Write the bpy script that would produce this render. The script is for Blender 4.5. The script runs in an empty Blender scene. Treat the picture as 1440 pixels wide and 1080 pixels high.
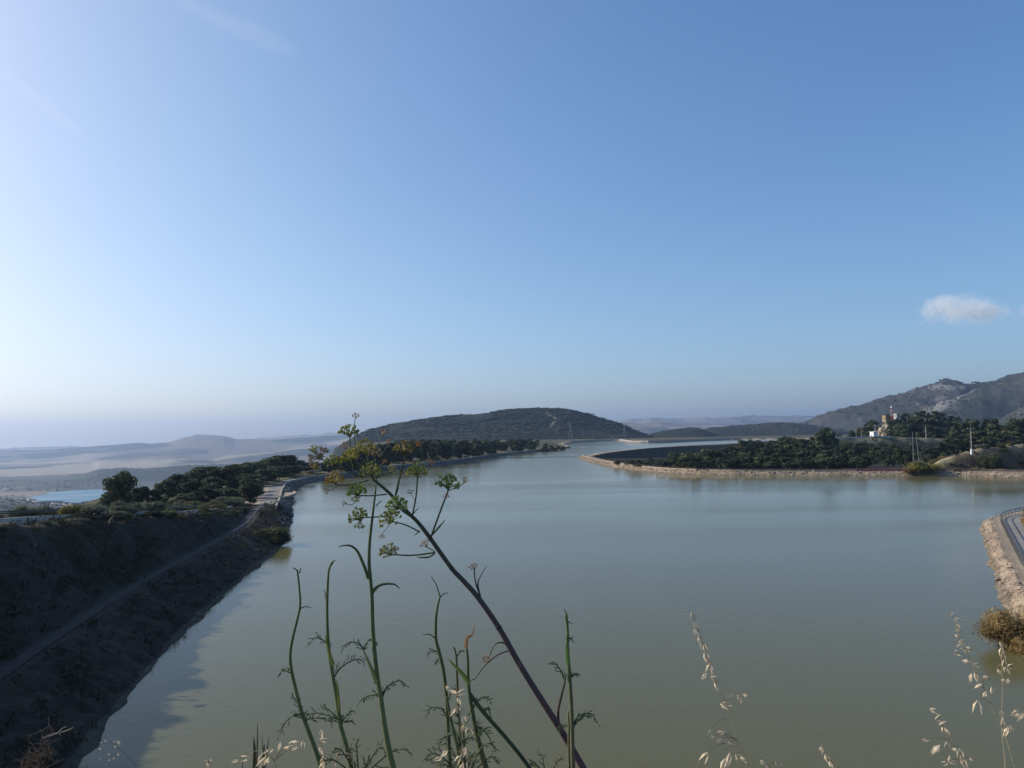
import bpy, math, random
import numpy as np
from mathutils import Vector, Matrix
from mathutils.geometry import tessellate_polygon

random.seed(7)
R = np.random.default_rng(11)
scene = bpy.context.scene
C = scene.collection

# ------------------------------------------------------------------ camera
EYE = 22.0
F = 1088.0
PITCH = math.radians(3.576)
ROLL = math.radians(0.9)
fw = Vector((0, math.cos(PITCH), math.sin(PITCH)))
r0 = Vector((1, 0, 0))
u0 = Vector((0, -math.sin(PITCH), math.cos(PITCH)))
rt = r0 * math.cos(ROLL) - u0 * math.sin(ROLL)
up = u0 * math.cos(ROLL) + r0 * math.sin(ROLL)
cd = bpy.data.cameras.new('camera')
cam = bpy.data.objects.new('camera', cd)
C.objects.link(cam)
m = Matrix((rt, up, -fw)).transposed().to_4x4()
m.translation = Vector((0, 0, EYE))
cam.matrix_world = m
cd.sensor_width = 36
cd.lens = 36 * F / 1440
cd.clip_start = 0.05
cd.clip_end = 60000
scene.camera = cam


def ray(px, py):
    return fw + rt * ((px - 720) / F) + up * ((540 - py) / F)


def onz(px, py, z=0.0):
    d = ray(px, py)
    k = (z - EYE) / d.z
    return (d.x * k, d.y * k)


def at(px, py, dist):
    d = ray(px, py)
    k = dist / d.y
    return Vector((d.x * k, dist, EYE + d.z * k))


def hor(px):
    return 608 - 0.0157 * (px - 720)


# ------------------------------------------------------------------ numpy noise
_perm = R.random((256, 256)).astype(np.float32)


def vnoise(x, y):
    xi = np.floor(x).astype(np.int64)
    yi = np.floor(y).astype(np.int64)
    fx = (x - xi)
    fy = (y - yi)
    fx = fx * fx * (3 - 2 * fx)
    fy = fy * fy * (3 - 2 * fy)
    a = _perm[xi & 255, yi & 255]
    b = _perm[(xi + 1) & 255, yi & 255]
    c = _perm[xi & 255, (yi + 1) & 255]
    d = _perm[(xi + 1) & 255, (yi + 1) & 255]
    return (a + (b - a) * fx) * (1 - fy) + (c + (d - c) * fx) * fy


def fbm(x, y, scale, octv=4, gain=0.5):
    s = 0.0
    amp = 1.0
    tot = 0.0
    fx, fy = x / scale, y / scale
    for k in range(octv):
        ca, sa = math.cos(0.7 * k + .3), math.sin(0.7 * k + .3)
        s = s + amp * (vnoise(fx * ca - fy * sa + 17.3 * k, fx * sa + fy * ca + 5.1 * k) * 2 - 1)
        tot += amp
        amp *= gain
        fx = fx * 2.03
        fy = fy * 2.03
    return s / tot


def sstep(a, b, x):
    t = np.clip((x - a) / (b - a), 0, 1)
    return t * t * (3 - 2 * t)


def smin(a, b, k):
    h = np.clip(0.5 + 0.5 * (b - a) / k, 0, 1)
    return b * (1 - h) + a * h - k * h * (1 - h)


# ------------------------------------------------------------------ shoreline
W = onz
SH = []  # (x, y, class): 0 foreground 1 left slope 2 left rim 3 far bank 4 peninsula 6 right bank


def add(cls, *pts):
    for p in pts:
        SH.append((p[0], p[1], cls))


add(0, (0, 31), (-18, 31.5), (-25, 36))
add(1, (-28.5, 44), W(100, 1075), W(180, 975), W(250, 897), W(295, 853), W(330, 822), W(375, 785), W(398, 762), W(404.8, 742), W(408.7, 730))
add(2, W(408.7, 720), W(410.3, 707), W(411, 697), W(415, 687), W(421, 683.5), W(430, 680.8), W(452, 676), W(500, 669.5), W(546, 661), W(600, 656), W(643, 651), W(695, 642.6),
    W(747, 636.5), W(778, 633), W(800, 630.2), W(802, 628.5), W(794, 625.3))
add(3, W(806, 623), W(830, 621.6), W(849, 620.7), W(869, 620.3), W(878.5, 621.9), W(899, 623.3), W(945, 622.2), W(986, 620.5), W(1020, 619), W(1045, 618.4), (560, 1560))
add(4, (560, 1400), (430, 1290), W(1035, 622.6, 2), W(1009, 624.2, 2), W(970, 625.8, 2), W(908, 629.4, 2), W(855.6, 634.5, 2), W(830, 638, 2), W(818, 640.5, 2), W(812.5, 643),
    W(820, 647), W(837, 651.7), W(871.7, 658.5), W(917.5, 664), W(975, 667), W(1032, 668.4), W(1110, 668.8), W(1206, 669), W(1270, 669.2), W(1333, 669.5), W(1385, 670.5), W(1440, 672),
    W(1500, 673), W(1580, 675))
add(6, (320, 330), (250, 240), (175, 207), (140, 196), (124, 190), (113.5, 183), (106, 176), W(1381, 739), W(1384, 752), W(1389, 769.6), W(1396.7, 795.5), W(1407, 819), W(1415, 842), W(1424, 870), W(1436, 900), W(1475, 940),
    (48, 60))
add(0, (40, 46), (25, 36), (12, 32))
# densify with a smooth curve
pts = np.array([(a, b) for a, b, c in SH])
cls = [c for a, b, c in SH]
n = len(pts)
dense = []
dcls = []
for i in range(n):
    p0, p1, p2, p3 = pts[i - 1], pts[i], pts[(i + 1) % n], pts[(i + 2) % n]
    L = np.linalg.norm(p2 - p1)
    k = 3 if L > 6 else 2
    m1 = (p2 - p0)
    m2 = (p3 - p1)
    m1 = m1 / max(np.linalg.norm(m1), 1e-6) * L * .8
    m2 = m2 / max(np.linalg.norm(m2), 1e-6) * L * .8
    for j in range(k):
        t = j / k
        h = (2 * t**3 - 3 * t**2 + 1) * p1 + (t**3 - 2 * t**2 + t) * m1 + (-2 * t**3 + 3 * t**2) * p2 + (t**3 - t**2) * m2
        dense.append(h)
        dcls.append(cls[i])
POLY = np.array(dense)
PCLS = np.array(dcls)


def sdist(x, y):
    """signed distance to the waterline (>0 on land) and class of the nearest shore"""
    x = np.asarray(x, dtype=np.float64)
    y = np.asarray(y, dtype=np.float64)
    best = np.full(x.shape, 1e18)
    bc = np.zeros(x.shape, dtype=np.int8)
    inside = np.zeros(x.shape, dtype=bool)
    m = len(POLY)
    for i in range(m):
        ax, ay = POLY[i]
        bx, by = POLY[(i + 1) % m]
        dx, dy = bx - ax, by - ay
        L2 = dx * dx + dy * dy + 1e-9
        t = np.clip(((x - ax) * dx + (y - ay) * dy) / L2, 0, 1)
        d2 = (x - ax - t * dx)**2 + (y - ay - t * dy)**2
        k = d2 < best
        best[k] = d2[k]
        bc[k] = PCLS[i]
        if ay != by:
            c = ((ay > y) != (by > y)) & (x < (bx - ax) * (y - ay) / (by - ay) + ax)
            inside ^= c
    d = np.sqrt(best)
    return np.where(inside, -d, d), bc


# ------------------------------------------------------------------ terrain
LAKE_Z = -195.0
LAKE = [onz(px, py, LAKE_Z) for px, py in [(35, 703.5), (52, 697), (67, 693), (85, 690.5), (100, 689), (143, 687.7), (190, 688), (205, 694), (175, 703), (150, 702), (133, 703), (118, 705.5), (100, 706.7), (70, 706), (50, 705.7)]]
_l = np.array(LAKE)
_q = []
for _i in range(len(_l)):
    for _t in np.linspace(0, 1, 9)[:-1]:
        _p = _l[_i] * (1 - _t) + _l[(_i + 1) % len(_l)] * _t
        _q.append((_p[0] + float(fbm(_p[0:1], _p[1:2], 60, 3)[0]) * 40, _p[1] + float(fbm(_p[0:1] + 500, _p[1:2], 70, 3)[0]) * 80))
LAKE = _q
LKP = np.array(LAKE)


def in_lake(x, y):
    inside = np.zeros(x.shape, dtype=bool)
    m = len(LKP)
    for i in range(m):
        ax, ay = LKP[i]
        bx, by = LKP[(i + 1) % m]
        inside ^= ((ay > y) != (by > y)) & (x < (bx - ax) * (y - ay) / (by - ay + 1e-12) + ax)
    return inside


def mound(px, y, prof, D, wf, wb, low):
    xs = [p[0] for p in prof]
    zs = [p[1] for p in prof]
    zc = np.interp(px, xs, zs)
    t = y - D
    sh = np.where(t < 0, 1 - sstep(0, wf, -t), 1 - sstep(0, wb, t))
    return low + (zc - low) * sh


def crest(prof, D):
    return [(px, EYE + (hor(px) - py) * D / F) for px, py in prof]


HILL = crest([(380, 900), (470, 630), (500, 612), (520, 603.5), (550, 596), (575, 591.5), (600, 588.5), (640, 584), (665, 583.5), (690, 581), (710, 577.5), (735, 575), (760, 574), (790, 574.3), (805, 576.5), (820, 581), (835, 586),
              (850, 590), (865, 594), (880, 600), (900, 610), (925, 617), (960, 640), (1000, 900)], 2250)
LOWHILL = crest([(840, 900), (880, 626), (900, 615), (915, 610), (930, 606.5), (950, 603.5), (968, 601.5), (980, 602), (992, 606), (1005, 611), (1020, 616), (1050, 640), (1100, 900)], 2500)
MIDHILL = crest([(920, 900), (955, 626), (975, 613), (987, 604), (998, 600.5), (1030, 598.5), (1060, 596.5), (1090, 594.5), (1115, 595), (1140, 598), (1180, 604), (1260, 640), (1300, 900)], 3100)
MOUNT = crest([(960, 900), (1000, 640), (1060, 606), (1090, 599), (1110, 594), (1125, 592), (1140, 588.5), (1150, 584), (1175, 578), (1200, 571.5), (1225, 564), (1250, 557.5), (1275, 550), (1300, 543), (1320, 537), (1335, 534), (1347, 534.5), (1360, 536.5),
               (1375, 535), (1390, 535.5), (1400, 532.5), (1415, 527.5), (1440, 521.5), (1480, 512), (1540, 500), (1700, 505), (2400, 540)], 3700)
SPUR = crest([(1200, 900), (1240, 606), (1275, 588), (1290, 582), (1310, 573), (1330, 563), (1350, 557), (1370, 549), (1395, 543), (1420, 538), (1450, 530), (1500, 520), (1700, 515)], 3250)
SPUR2 = crest([(1320, 900), (1360, 608), (1390, 597), (1410, 588), (1440, 571), (1480, 556), (1560, 540), (1700, 530)], 2700)
FAR1 = crest([(-900, 640), (-200, 640), (0, 634), (60, 633), (100, 630.5), (150, 626.5), (180, 623.5), (195, 622.5), (215, 624), (235, 622), (255, 616), (275, 612), (300, 611.2), (315, 612.5), (330, 617), (380, 617.5), (410, 616), (440, 614), (480, 612), (520, 614), (600, 622), (800, 630), (2300, 640)], 9500)
FAR2 = crest([(-900, 632), (0, 630), (120, 628), (330, 620), (420, 612), (520, 609), (600, 610), (860, 594), (880, 591), (910, 588), (950, 588.5), (1000, 587.5), (1060, 585), (1100, 584.8), (1135, 585.5), (1200, 590), (1700, 600), (2300, 620)], 13500)
FAR3 = crest([(-900, 660), (0, 655), (130, 652), (140, 648), (200, 644), (240, 640), (260, 642), (300, 647), (330, 640), (380, 636), (450, 630), (520, 634), (900, 640), (2300, 640)], 6500)
FAR4 = crest([(700, 900), (800, 612), (860, 598), (880, 595), (930, 594), (960, 597), (1000, 598), (1060, 600), (2300, 640)], 9000)
SCRUBHILL = crest([(-900, 722), (-200, 706), (0, 703.5), (40, 706), (80, 709), (120, 713), (150, 722), (200, 745), (260, 790), (330, 1100)], 1900)
WOOD = crest([(0, 900), (60, 690), (115, 669), (140, 660), (170, 658), (200, 659), (240, 655), (330, 653), (420, 655), (520, 660), (700, 700), (760, 1000)], 4200)


def height(x, y, want_info=False):
    x = np.asarray(x, dtype=np.float64)
    y = np.asarray(y, dtype=np.float64)
    s, bc = sdist(x, y)
    r = np.hypot(x, y)
    ys = np.maximum(y, 1e-3)
    px = np.where(y > 1, 720 + F * x / ys, np.where(x < 0, -900, 2400))
    px = np.clip(px, -900, 2400)
    left = (bc <= 2) | (bc == 3)
    wL = np.where(left, (1 - sstep(190, 245, y)), 0.0)
    b = 3.2 + 3.8 * wL
    hr = 1.9 + 1.6 * wL
    b = np.where(bc == 6, 2.0, b)
    hr = np.where(bc == 6, 1.35, hr)
    rw = 6.0 - 3.2 * wL
    park = np.where(left, sstep(212, 226, y) * (1 - sstep(300, 330, y)), 0.0)
    e = b + rw + park * 12
    t = np.maximum(s - e, 0)
    # valley floor
    und = fbm(x, y, 1500, 4) * 22
    valley = -205 + und
    # ---- left land
    zt = np.interp(y, [-50, 0, 40, 75, 120, 162, 200, 230, 400, 1200], [20.5, 20.5, 17.5, 13.5, 9.9, 6.2, 3.5, 2.3, 2.6, 3.5])
    rise = smin(hr + 1.1 * t, zt + 0 * t, 1.2)
    t1 = np.maximum(t - (zt - hr) / 1.1 - 12, 0)
    gentle = 20 + 70 * sstep(240, 420, y)
    fall = 0.10 * np.minimum(t1, gentle) + 0.30 * np.maximum(t1 - gentle, 0)
    zl = rise - fall
    zl = -smin(-zl, -valley, 12)
    # ---- far land
    zf = hr + 0.005 * t
    wf = sstep(1250, 1500, y)
    zl = zl * (1 - wf) + np.where(x < -300, zl, np.maximum(zf - 0.07 * np.maximum(0, y - 1900) - 0.1 * np.maximum(0, y - 2900), valley)) * wf
    # ---- peninsula and hollow
    low = np.interp(px, [700, 960, 1010, 1060, 1300, 2400], [-15, -14, -6, -0.5, 1, 2])
    zp = np.maximum(hr - 0.5 * t, low)
    zp = -smin(-(hr - 0.5 * t), -low - 0 * t, 2.0)
    zp = zp + np.where(t > 0, fbm(x, y, 25, 3) * 1.0 * sstep(0, 12, t), 0)
    for prof, D, a1, a2 in (
        ([(1205, low.min()), (1224, 7), (1233, 13), (1239, 21), (1246, 26), (1300, 27), (1340, 22), (1400, 16), (1500, 14), (2400, 10)], 720, 45, 160),
        ([(1060, -1), (1110, 8), (1140, 13), (1240, 13.6), (1300, 12.2), (1330, 11), (1350, 7), (1380, 3), (2400, 3)], 640, 36, 140),
        ([(1290, 1.5), (1300, 3), (1312, 5.5), (1340, 8.3), (1365, 10.3), (1400, 12), (1440, 13.5), (1520, 15), (2400, 15)], 356, 12, 60),
        ([(1320, 0), (1350, 7), (1400, 9), (1480, 11), (2400, 12)], 490, 70, 160),
    ):
        zp = np.maximum(zp, mound(px, y, prof, D, a1, a2, -16.0))
    zp = zp + np.where(t > 0, (fbm(x, y, 14, 3) * 1.6 + np.abs(fbm(x + 9, y, 6, 3)) * 1.2) * sstep(2, 5, t) * sstep(1290, 1310, px) * (y < 420), 0)
    rim_guard = sstep(0, 6, t)
    zp = hr + (zp - hr) * rim_guard
    # ---- right bank
    zr = hr + np.minimum(0.16 * np.maximum(t - 1, 0), 9)
    z = np.where(bc == 4, zp, np.where(bc == 6, zr, zl))
    # ---- foreground hill
    fg = 20.4 - 0.70 * np.maximum(0, y - 1.7)
    wfg = (1 - sstep(24, 46, r)) * np.where(bc == 4, 0, 1)
    z = z * (1 - wfg) + fg * wfg
    # small relief away from roads
    cutn = np.where((bc <= 2) & (t > 0.5), 1.0, 0.0) * sstep(0.5, 4, t)
    z = z + cutn * (fbm(x, y, 7, 4) * 0.9 + fbm(x, y, 1.6, 2) * .25) * np.where(r < 20, 0.1, 1)
    # bank
    near = ((bc <= 2) | (bc == 6)) & (y < 300)
    sb = s + np.where(near, fbm(x, y, 5, 3) * 1.0 * np.clip((b - s) / 2.0, 0, 1), 0)
    bank = hr * np.clip((sb + 0.35) / b, 0, 1) ** 0.9
    bank = bank + (fbm(x, y, 1.7, 3) * 0.45) * sstep(0, .6, s) * (1 - sstep(b - .8, b, s)) * np.where(y < 700, 1, .4)
    onb = s < b
    z = np.where(onb & ~((r < 46) & (bc == 0)), np.where(sb > -0.35, bank, np.maximum(-3, (sb + .35) * .5)), np.where(s < 0, np.maximum(-3, s * .5) * np.ones_like(s), z))
    road = (s >= b) & (s <= e)
    z = np.where(road & (wfg < .05), hr - 0.06, z)
    # ---- hills (beyond the shore)
    off = np.where(bc == 4, sstep(60, 200, t) * sstep(1300, 1700, y), sstep(20, 260, t) * sstep(1400, 1650, y))
    far = y > 1200
    cov = np.zeros(x.shape, dtype=np.int8)  # 1 woods hill 2 rocky mountain 3 far ridges 4 scrub hill
    rough = fbm(x, y, 260, 5) * 1.0
    rid = 1 - np.abs(fbm(x, y, 420, 5)) * 2.2

    def raise_to(z, prof, D, wf_, wb_, lowz, c, amp):
        zc = np.interp(px, [p[0] for p in prof], [p[1] for p in prof])
        tt = y - D
        sh = np.where(tt < 0, 1 - sstep(0, wf_, -tt), 1 - sstep(0, wb_, tt))
        dz = np.maximum(0, zc - z) * sh
        hh = z + dz + amp * np.clip(dz / 50, 0, 1) * rough
        k = far & (dz > 0.3) & (off > 0.01)
        zz = np.where(k, z + (hh - z) * off, z)
        cov[k] = c
        return zz
    far = y > 1000
    z = raise_to(z, FAR2, 13500, 2500, 2500, -230, 3, 35)
    z = raise_to(z, FAR1, 9500, 2600, 2500, -230, 3, 18)
    z = raise_to(z, FAR4, 9000, 2300, 2500, -230, 3, 22)
    z = raise_to(z, FAR3, 6500, 1500, 1500, -230, 3, 18)
    z = raise_to(z, WOOD, 4200, 260, 900, -225, 5, 8)
    z = raise_to(z, MOUNT, 3700, 900, 1800, -60, 2, 14)
    z = raise_to(z, MIDHILL, 3100, 500, 900, -60, 1, 6)
    z = raise_to(z, SPUR, 3250, 620, 420, -60, 2, 12)
    z = raise_to(z, SPUR2, 2700, 520, 400, -60, 2, 12)
    z = raise_to(z, LOWHILL, 2500, 420, 500, -60, 1, 5)
    z = raise_to(z, HILL, 2250, 420, 700, -60, 1, 5)
    z = raise_to(z, SCRUBHILL, 1900, 500, 420, -260, 4, 9)
    # gullies and crags on the mountain
    k2 = (cov == 2)
    crag = 1 - np.abs(fbm(x * .8 + y * .55, y * .4 - x * .35, 170, 5)) * 3.2
    crag2 = 1 - np.abs(fbm(x + 40, y * .8, 52, 4)) * 2.6
    z = z + np.where(k2, (crag * 15 + crag2 * 5.5 - 11) * np.clip((z - 6) / 55, 0, 1), 0)
    k1 = (cov == 1)
    z = z + np.where(k1, fbm(x, y, 14, 2) * 1.6 * np.clip((z - 4) / 15, 0, 1), 0)
    k3 = (cov == 3) & (r < 8000)
    z = z + np.where(k3, fbm(x, y, 300, 3) * 10, 0)
    lk = in_lake(x, y)
    z = np.where(lk, LAKE_Z - 3, z)
    if want_info:
        return z, dict(s=s, bc=bc, t=t, b=b, e=e, px=px, cov=cov, lake=lk, wL=wL, r=r, wfg=wfg, zt=zt, hr=hr, park=park)
    return z


def gz(x, y):
    return float(height(np.array([x]), np.array([y]))[0])


# ------------------------------------------------------------------ mesh helpers
class MB:
    def __init__(self):
        self.v, self.f, self.c = [], [], []
        self.nv = 0

    def add(self, verts, faces, col):
        verts = np.asarray(verts, dtype=np.float32).reshape(-1, 3)
        o = self.nv
        self.v.append(verts)
        self.f.extend([tuple(int(i) + o for i in f) for f in faces])
        col = np.asarray(col, dtype=np.float32)
        if col.ndim == 1:
            col = np.repeat(col[None, :3], len(verts), 0)
        self.c.append(col[:, :3])
        self.nv += len(verts)

    def mesh(self, name, mat, smooth=False):
        me = bpy.data.meshes.new(name)
        V = np.concatenate(self.v) if self.v else np.zeros((0, 3), np.float32)
        me.from_pydata(V.tolist(), [], self.f)
        a = me.attributes.new('Col', 'FLOAT_COLOR', 'POINT')
        cc = np.ones((len(V), 4), np.float32)
        if len(V):
            cc[:, :3] = np.concatenate(self.c)
            a.data.foreach_set('color', cc.ravel())
        me.materials.append(mat)
        if smooth:
            me.shade_smooth()
        return me

    def build(self, name, mat, parent=None, smooth=False):
        o = bpy.data.objects.new(name, self.mesh(name, mat, smooth))
        C.objects.link(o)
        if parent is not None:
            o.parent = parent
            o.matrix_parent_inverse = Matrix.Translation(-parent.location) if False else Matrix()
        return o


def tag(o, label=None, cat=None, group=None, kind=None):
    if label:
        o['label'] = label
    if cat:
        o['category'] = cat
    if group:
        o['group'] = group
    if kind:
        o['kind'] = kind
    return o


def empty(name, loc, label, cat, group=None):
    o = bpy.data.objects.new(name, None)
    C.objects.link(o)
    o.location = loc
    return tag(o, label, cat, group)


def smooth_path(P, k=6):
    P = [np.array(p, dtype=float) for p in P]
    if len(P) < 3:
        return P
    out = []
    for i in range(len(P) - 1):
        p0 = P[max(i - 1, 0)]
        p1, p2 = P[i], P[i + 1]
        p3 = P[min(i + 2, len(P) - 1)]
        for j in range(k):
            t = j / k
            out.append(0.5 * ((2 * p1) + (-p0 + p2) * t + (2 * p0 - 5 * p1 + 4 * p2 - p3) * t * t + (-p0 + 3 * p1 - 3 * p2 + p3) * t**3))
    out.append(P[-1])
    return out


def tube(mb, P, rad, n=6, col=(.1, .1, .1), cap=True):
    P = [np.array(p, dtype=float) for p in P]
    m = len(P)
    if np.isscalar(rad):
        rad = [rad] * m
    elif len(rad) != m:
        rad = np.interp(np.linspace(0, 1, m), np.linspace(0, 1, len(rad)), rad)
    V = []
    ref = None
    for i in range(m):
        d = P[min(i + 1, m - 1)] - P[max(i - 1, 0)]
        L = np.linalg.norm(d)
        d = d / L if L > 1e-9 else np.array([0, 0, 1.])
        if ref is None:
            ref = np.array([1., 0, 0]) if abs(d[0]) < .8 else np.array([0, 1., 0])
        a = ref - d * ref.dot(d)
        a /= np.linalg.norm(a) + 1e-12
        ref = a
        b = np.cross(d, a)
        for j in range(n):
            th = 2 * math.pi * j / n
            V.append(P[i] + rad[i] * (a * math.cos(th) + b * math.sin(th)))
    Fc = []
    for i in range(m - 1):
        for j in range(n):
            Fc.append((i * n + j, i * n + (j + 1) % n, (i + 1) * n + (j + 1) % n, (i + 1) * n + j))
    if cap:
        Fc.append(tuple(range(n - 1, -1, -1)))
        Fc.append(tuple((m - 1) * n + j for j in range(n)))
    if isinstance(col, list):   # gradient along the path
        cc = np.array(col, dtype=float)
        g = np.stack([np.interp(np.linspace(0, 1, m), np.linspace(0, 1, len(cc)), cc[:, k]) for k in range(3)], 1)
        col = np.repeat(g, n, 0)
    mb.add(V, Fc, col)


def box(mb, c, sx, sy, sz, col, ang=0.0, taper=1.0):
    ca, sa = math.cos(ang), math.sin(ang)
    V = []
    for dz, k in ((0, 1.0), (1, taper)):
        for dx, dy in ((-1, -1), (1, -1), (1, 1), (-1, 1)):
            lx, ly = dx * sx / 2 * k, dy * sy / 2 * k
            V.append((c[0] + lx * ca - ly * sa, c[1] + lx * sa + ly * ca, c[2] + dz * sz))
    mb.add(V, [(3, 2, 1, 0), (4, 5, 6, 7), (0, 1, 5, 4), (1, 2, 6, 5), (2, 3, 7, 6), (3, 0, 4, 7)], col)


_ico = None


def ico_unit(sub):
    import bmesh
    bm = bmesh.new()
    bmesh.ops.create_icosphere(bm, subdivisions=sub, radius=1)
    V = np.array([v.co[:] for v in bm.verts])
    Fc = [tuple(v.index for v in f.verts) for f in bm.faces]
    bm.free()
    return V, Fc


ICO1 = ico_unit(1)
ICO2 = ico_unit(2)
ICO3 = ico_unit(3)


def rotm(rng):
    q = rng.normal(size=4)
    q /= np.linalg.norm(q)
    w, x, y, z = q
    return np.array([[1 - 2 * (y * y + z * z), 2 * (x * y - z * w), 2 * (x * z + y * w)], [2 * (x * y + z * w), 1 - 2 * (x * x + z * z), 2 * (y * z - x * w)], [2 * (x * z - y * w), 2 * (y * z + x * w), 1 - 2 * (x * x + y * y)]])


# ------------------------------------------------------------------ materials
def mat(name, rough=.8, spec=.3, nscale=3.0, namt=.35, bscale=None, bstr=.3, bdist=.05, trans=0.0, attr=True, col=(.5, .5, .5), objrand=0.0):
    m = bpy.data.materials.new(name)
    m.use_nodes = True
    nt = m.node_tree
    N, Lk = nt.nodes, nt.links
    bs = N['Principled BSDF']
    bs.inputs['Roughness'].default_value = rough
    bs.inputs['Specular IOR Level'].default_value = spec
    tc = N.new('ShaderNodeNewGeometry') if False else N.new('ShaderNodeTexCoord')
    if attr:
        a = N.new('ShaderNodeAttribute')
        a.attribute_name = 'Col'
        base = a.outputs['Color']
    else:
        a = N.new('ShaderNodeRGB')
        a.outputs[0].default_value = (*col, 1)
        base = a.outputs[0]
    out = base
    if namt > 0:
        no = N.new('ShaderNodeTexNoise')
        no.inputs['Scale'].default_value = nscale
        no.inputs['Detail'].default_value = 5
        no.inputs['Roughness'].default_value = .65
        Lk.new(tc.outputs['Object'], no.inputs['Vector'])
        mr = N.new('ShaderNodeMapRange')
        mr.inputs['From Min'].default_value = .25
        mr.inputs['From Max'].default_value = .75
        mr.inputs['To Min'].default_value = 1 - namt
        mr.inputs['To Max'].default_value = 1 + namt
        Lk.new(no.outputs['Fac'], mr.inputs['Value'])
        vm = N.new('ShaderNodeVectorMath')
        vm.operation = 'SCALE'
        Lk.new(out, vm.inputs[0])
        Lk.new(mr.outputs[0], vm.inputs['Scale'])
        out = vm.outputs[0]
    if objrand > 0:
        oi = N.new('ShaderNodeObjectInfo')
        mr = N.new('ShaderNodeMapRange')
        hsv = N.new('ShaderNodeHueSaturation')
        mh = N.new('ShaderNodeMapRange')
        mh.inputs['To Min'].default_value = .465
        mh.inputs['To Max'].default_value = .515
        wn = N.new('ShaderNodeTexWhiteNoise')
        wn.noise_dimensions = '1D'
        Lk.new(oi.outputs['Random'], wn.inputs['W'])
        Lk.new(wn.outputs['Value'], mh.inputs['Value'])
        Lk.new(mh.outputs[0], hsv.inputs['Hue'])
        Lk.new(out, hsv.inputs['Color'])
        out = hsv.outputs[0]
        mr.inputs['To Min'].default_value = 1 - objrand
        mr.inputs['To Max'].default_value = 1 + objrand
        Lk.new(oi.outputs['Random'], mr.inputs['Value'])
        vm = N.new('ShaderNodeVectorMath')
        vm.operation = 'SCALE'
        Lk.new(out, vm.inputs[0])
        Lk.new(mr.outputs[0], vm.inputs['Scale'])
        out = vm.outputs[0]
    Lk.new(out, bs.inputs['Base Color'])
    if bscale:
        nb = N.new('ShaderNodeTexNoise')
        nb.inputs['Scale'].default_value = bscale
        nb.inputs['Detail'].default_value = 6
        Lk.new(tc.outputs['Object'], nb.inputs['Vector'])
        bu = N.new('ShaderNodeBump')
        bu.inputs['Strength'].default_value = bstr
        bu.inputs['Distance'].default_value = bdist
        Lk.new(nb.outputs['Fac'], bu.inputs['Height'])
        Lk.new(bu.outputs[0], bs.inputs['Normal'])
    if trans > 0:
        tr = N.new('ShaderNodeBsdfTranslucent')
        Lk.new(out, tr.inputs['Color'])
        mx = N.new('ShaderNodeMixShader')
        mx.inputs[0].default_value = trans
        Lk.new(bs.outputs[0], mx.inputs[1])
        Lk.new(tr.outputs[0], mx.inputs[2])
        Lk.new(mx.outputs[0], N['Material Output'].inputs['Surface'])
    return m


M_LEAF = mat('pine_foliage', .75, .2, .6, .35, trans=.22, objrand=.48)
M_SHRUB = mat('shrub_foliage', .8, .15, 1.2, .35, trans=.25, objrand=.25)
M_BARK = mat('bark', .9, .1, 4, .4)
M_ROCK = mat('stone', .9, .2, 2.5, .35, 6, .6, .08)
M_CONC = mat('concrete', .85, .25, 1.2, .22, 9, .3, .02)
M_ASPH = mat('asphalt', .9, .2, .5, .22, 30, .3, .01)
M_SAND = mat('packed_earth', .95, .1, .4, .25, 8, .4, .04)
M_METAL = mat('weathered_metal', .55, .4, 3, .25)
M_PLANT = mat('fennel_plant', .6, .25, 60, .22, trans=.22)
M_STRAW = mat('dry_straw', .7, .25, 80, .18, trans=.45)
M_GRASSY = mat('scrub_ground_cover', .9, .1, 1.0, .4, trans=.15)


def terrain_mat():
    m = bpy.data.materials.new('ground')
    m.use_nodes = True
    N, Lk = m.node_tree.nodes, m.node_tree.links
    bs = N['Principled BSDF']
    bs.inputs['Roughness'].default_value = .95
    bs.inputs['Specular IOR Level'].default_value = .1
    a = N.new('ShaderNodeAttribute')
    a.attribute_name = 'Col'
    tc = N.new('ShaderNodeTexCoord')
    out = a.outputs['Color']
    for sc, amt in ((.9, .35), (.11, .25), (.012, .18)):
        no = N.new('ShaderNodeTexNoise')
        no.inputs['Scale'].default_value = sc
        no.inputs['Detail'].default_value = 6
        no.inputs['Roughness'].default_value = .65
        Lk.new(tc.outputs['Object'], no.inputs['Vector'])
        mr = N.new('ShaderNodeMapRange')
        mr.inputs['From Min'].default_value = .28
        mr.inputs['From Max'].default_value = .72
        mr.inputs['To Min'].default_value = 1 - amt
        mr.inputs['To Max'].default_value = 1 + amt
        Lk.new(no.outputs['Fac'], mr.inputs['Value'])
        vm = N.new('ShaderNodeVectorMath')
        vm.operation = 'SCALE'
        Lk.new(out, vm.inputs[0])
        Lk.new(mr.outputs[0], vm.inputs['Scale'])
        out = vm.outputs[0]
    Lk.new(out, bs.inputs['Base Color'])
    nb = N.new('ShaderNodeTexNoise')
    nb.inputs['Scale'].default_value = 1.6
    nb.inputs['Detail'].default_value = 8
    Lk.new(tc.outputs['Object'], nb.inputs['Vector'])
    bu = N.new('ShaderNodeBump')
    bu.inputs['Strength'].default_value = .7
    bu.inputs['Distance'].default_value = .35
    Lk.new(nb.outputs['Fac'], bu.inputs['Height'])
    Lk.new(bu.outputs[0], bs.inputs['Normal'])
    return m


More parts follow.
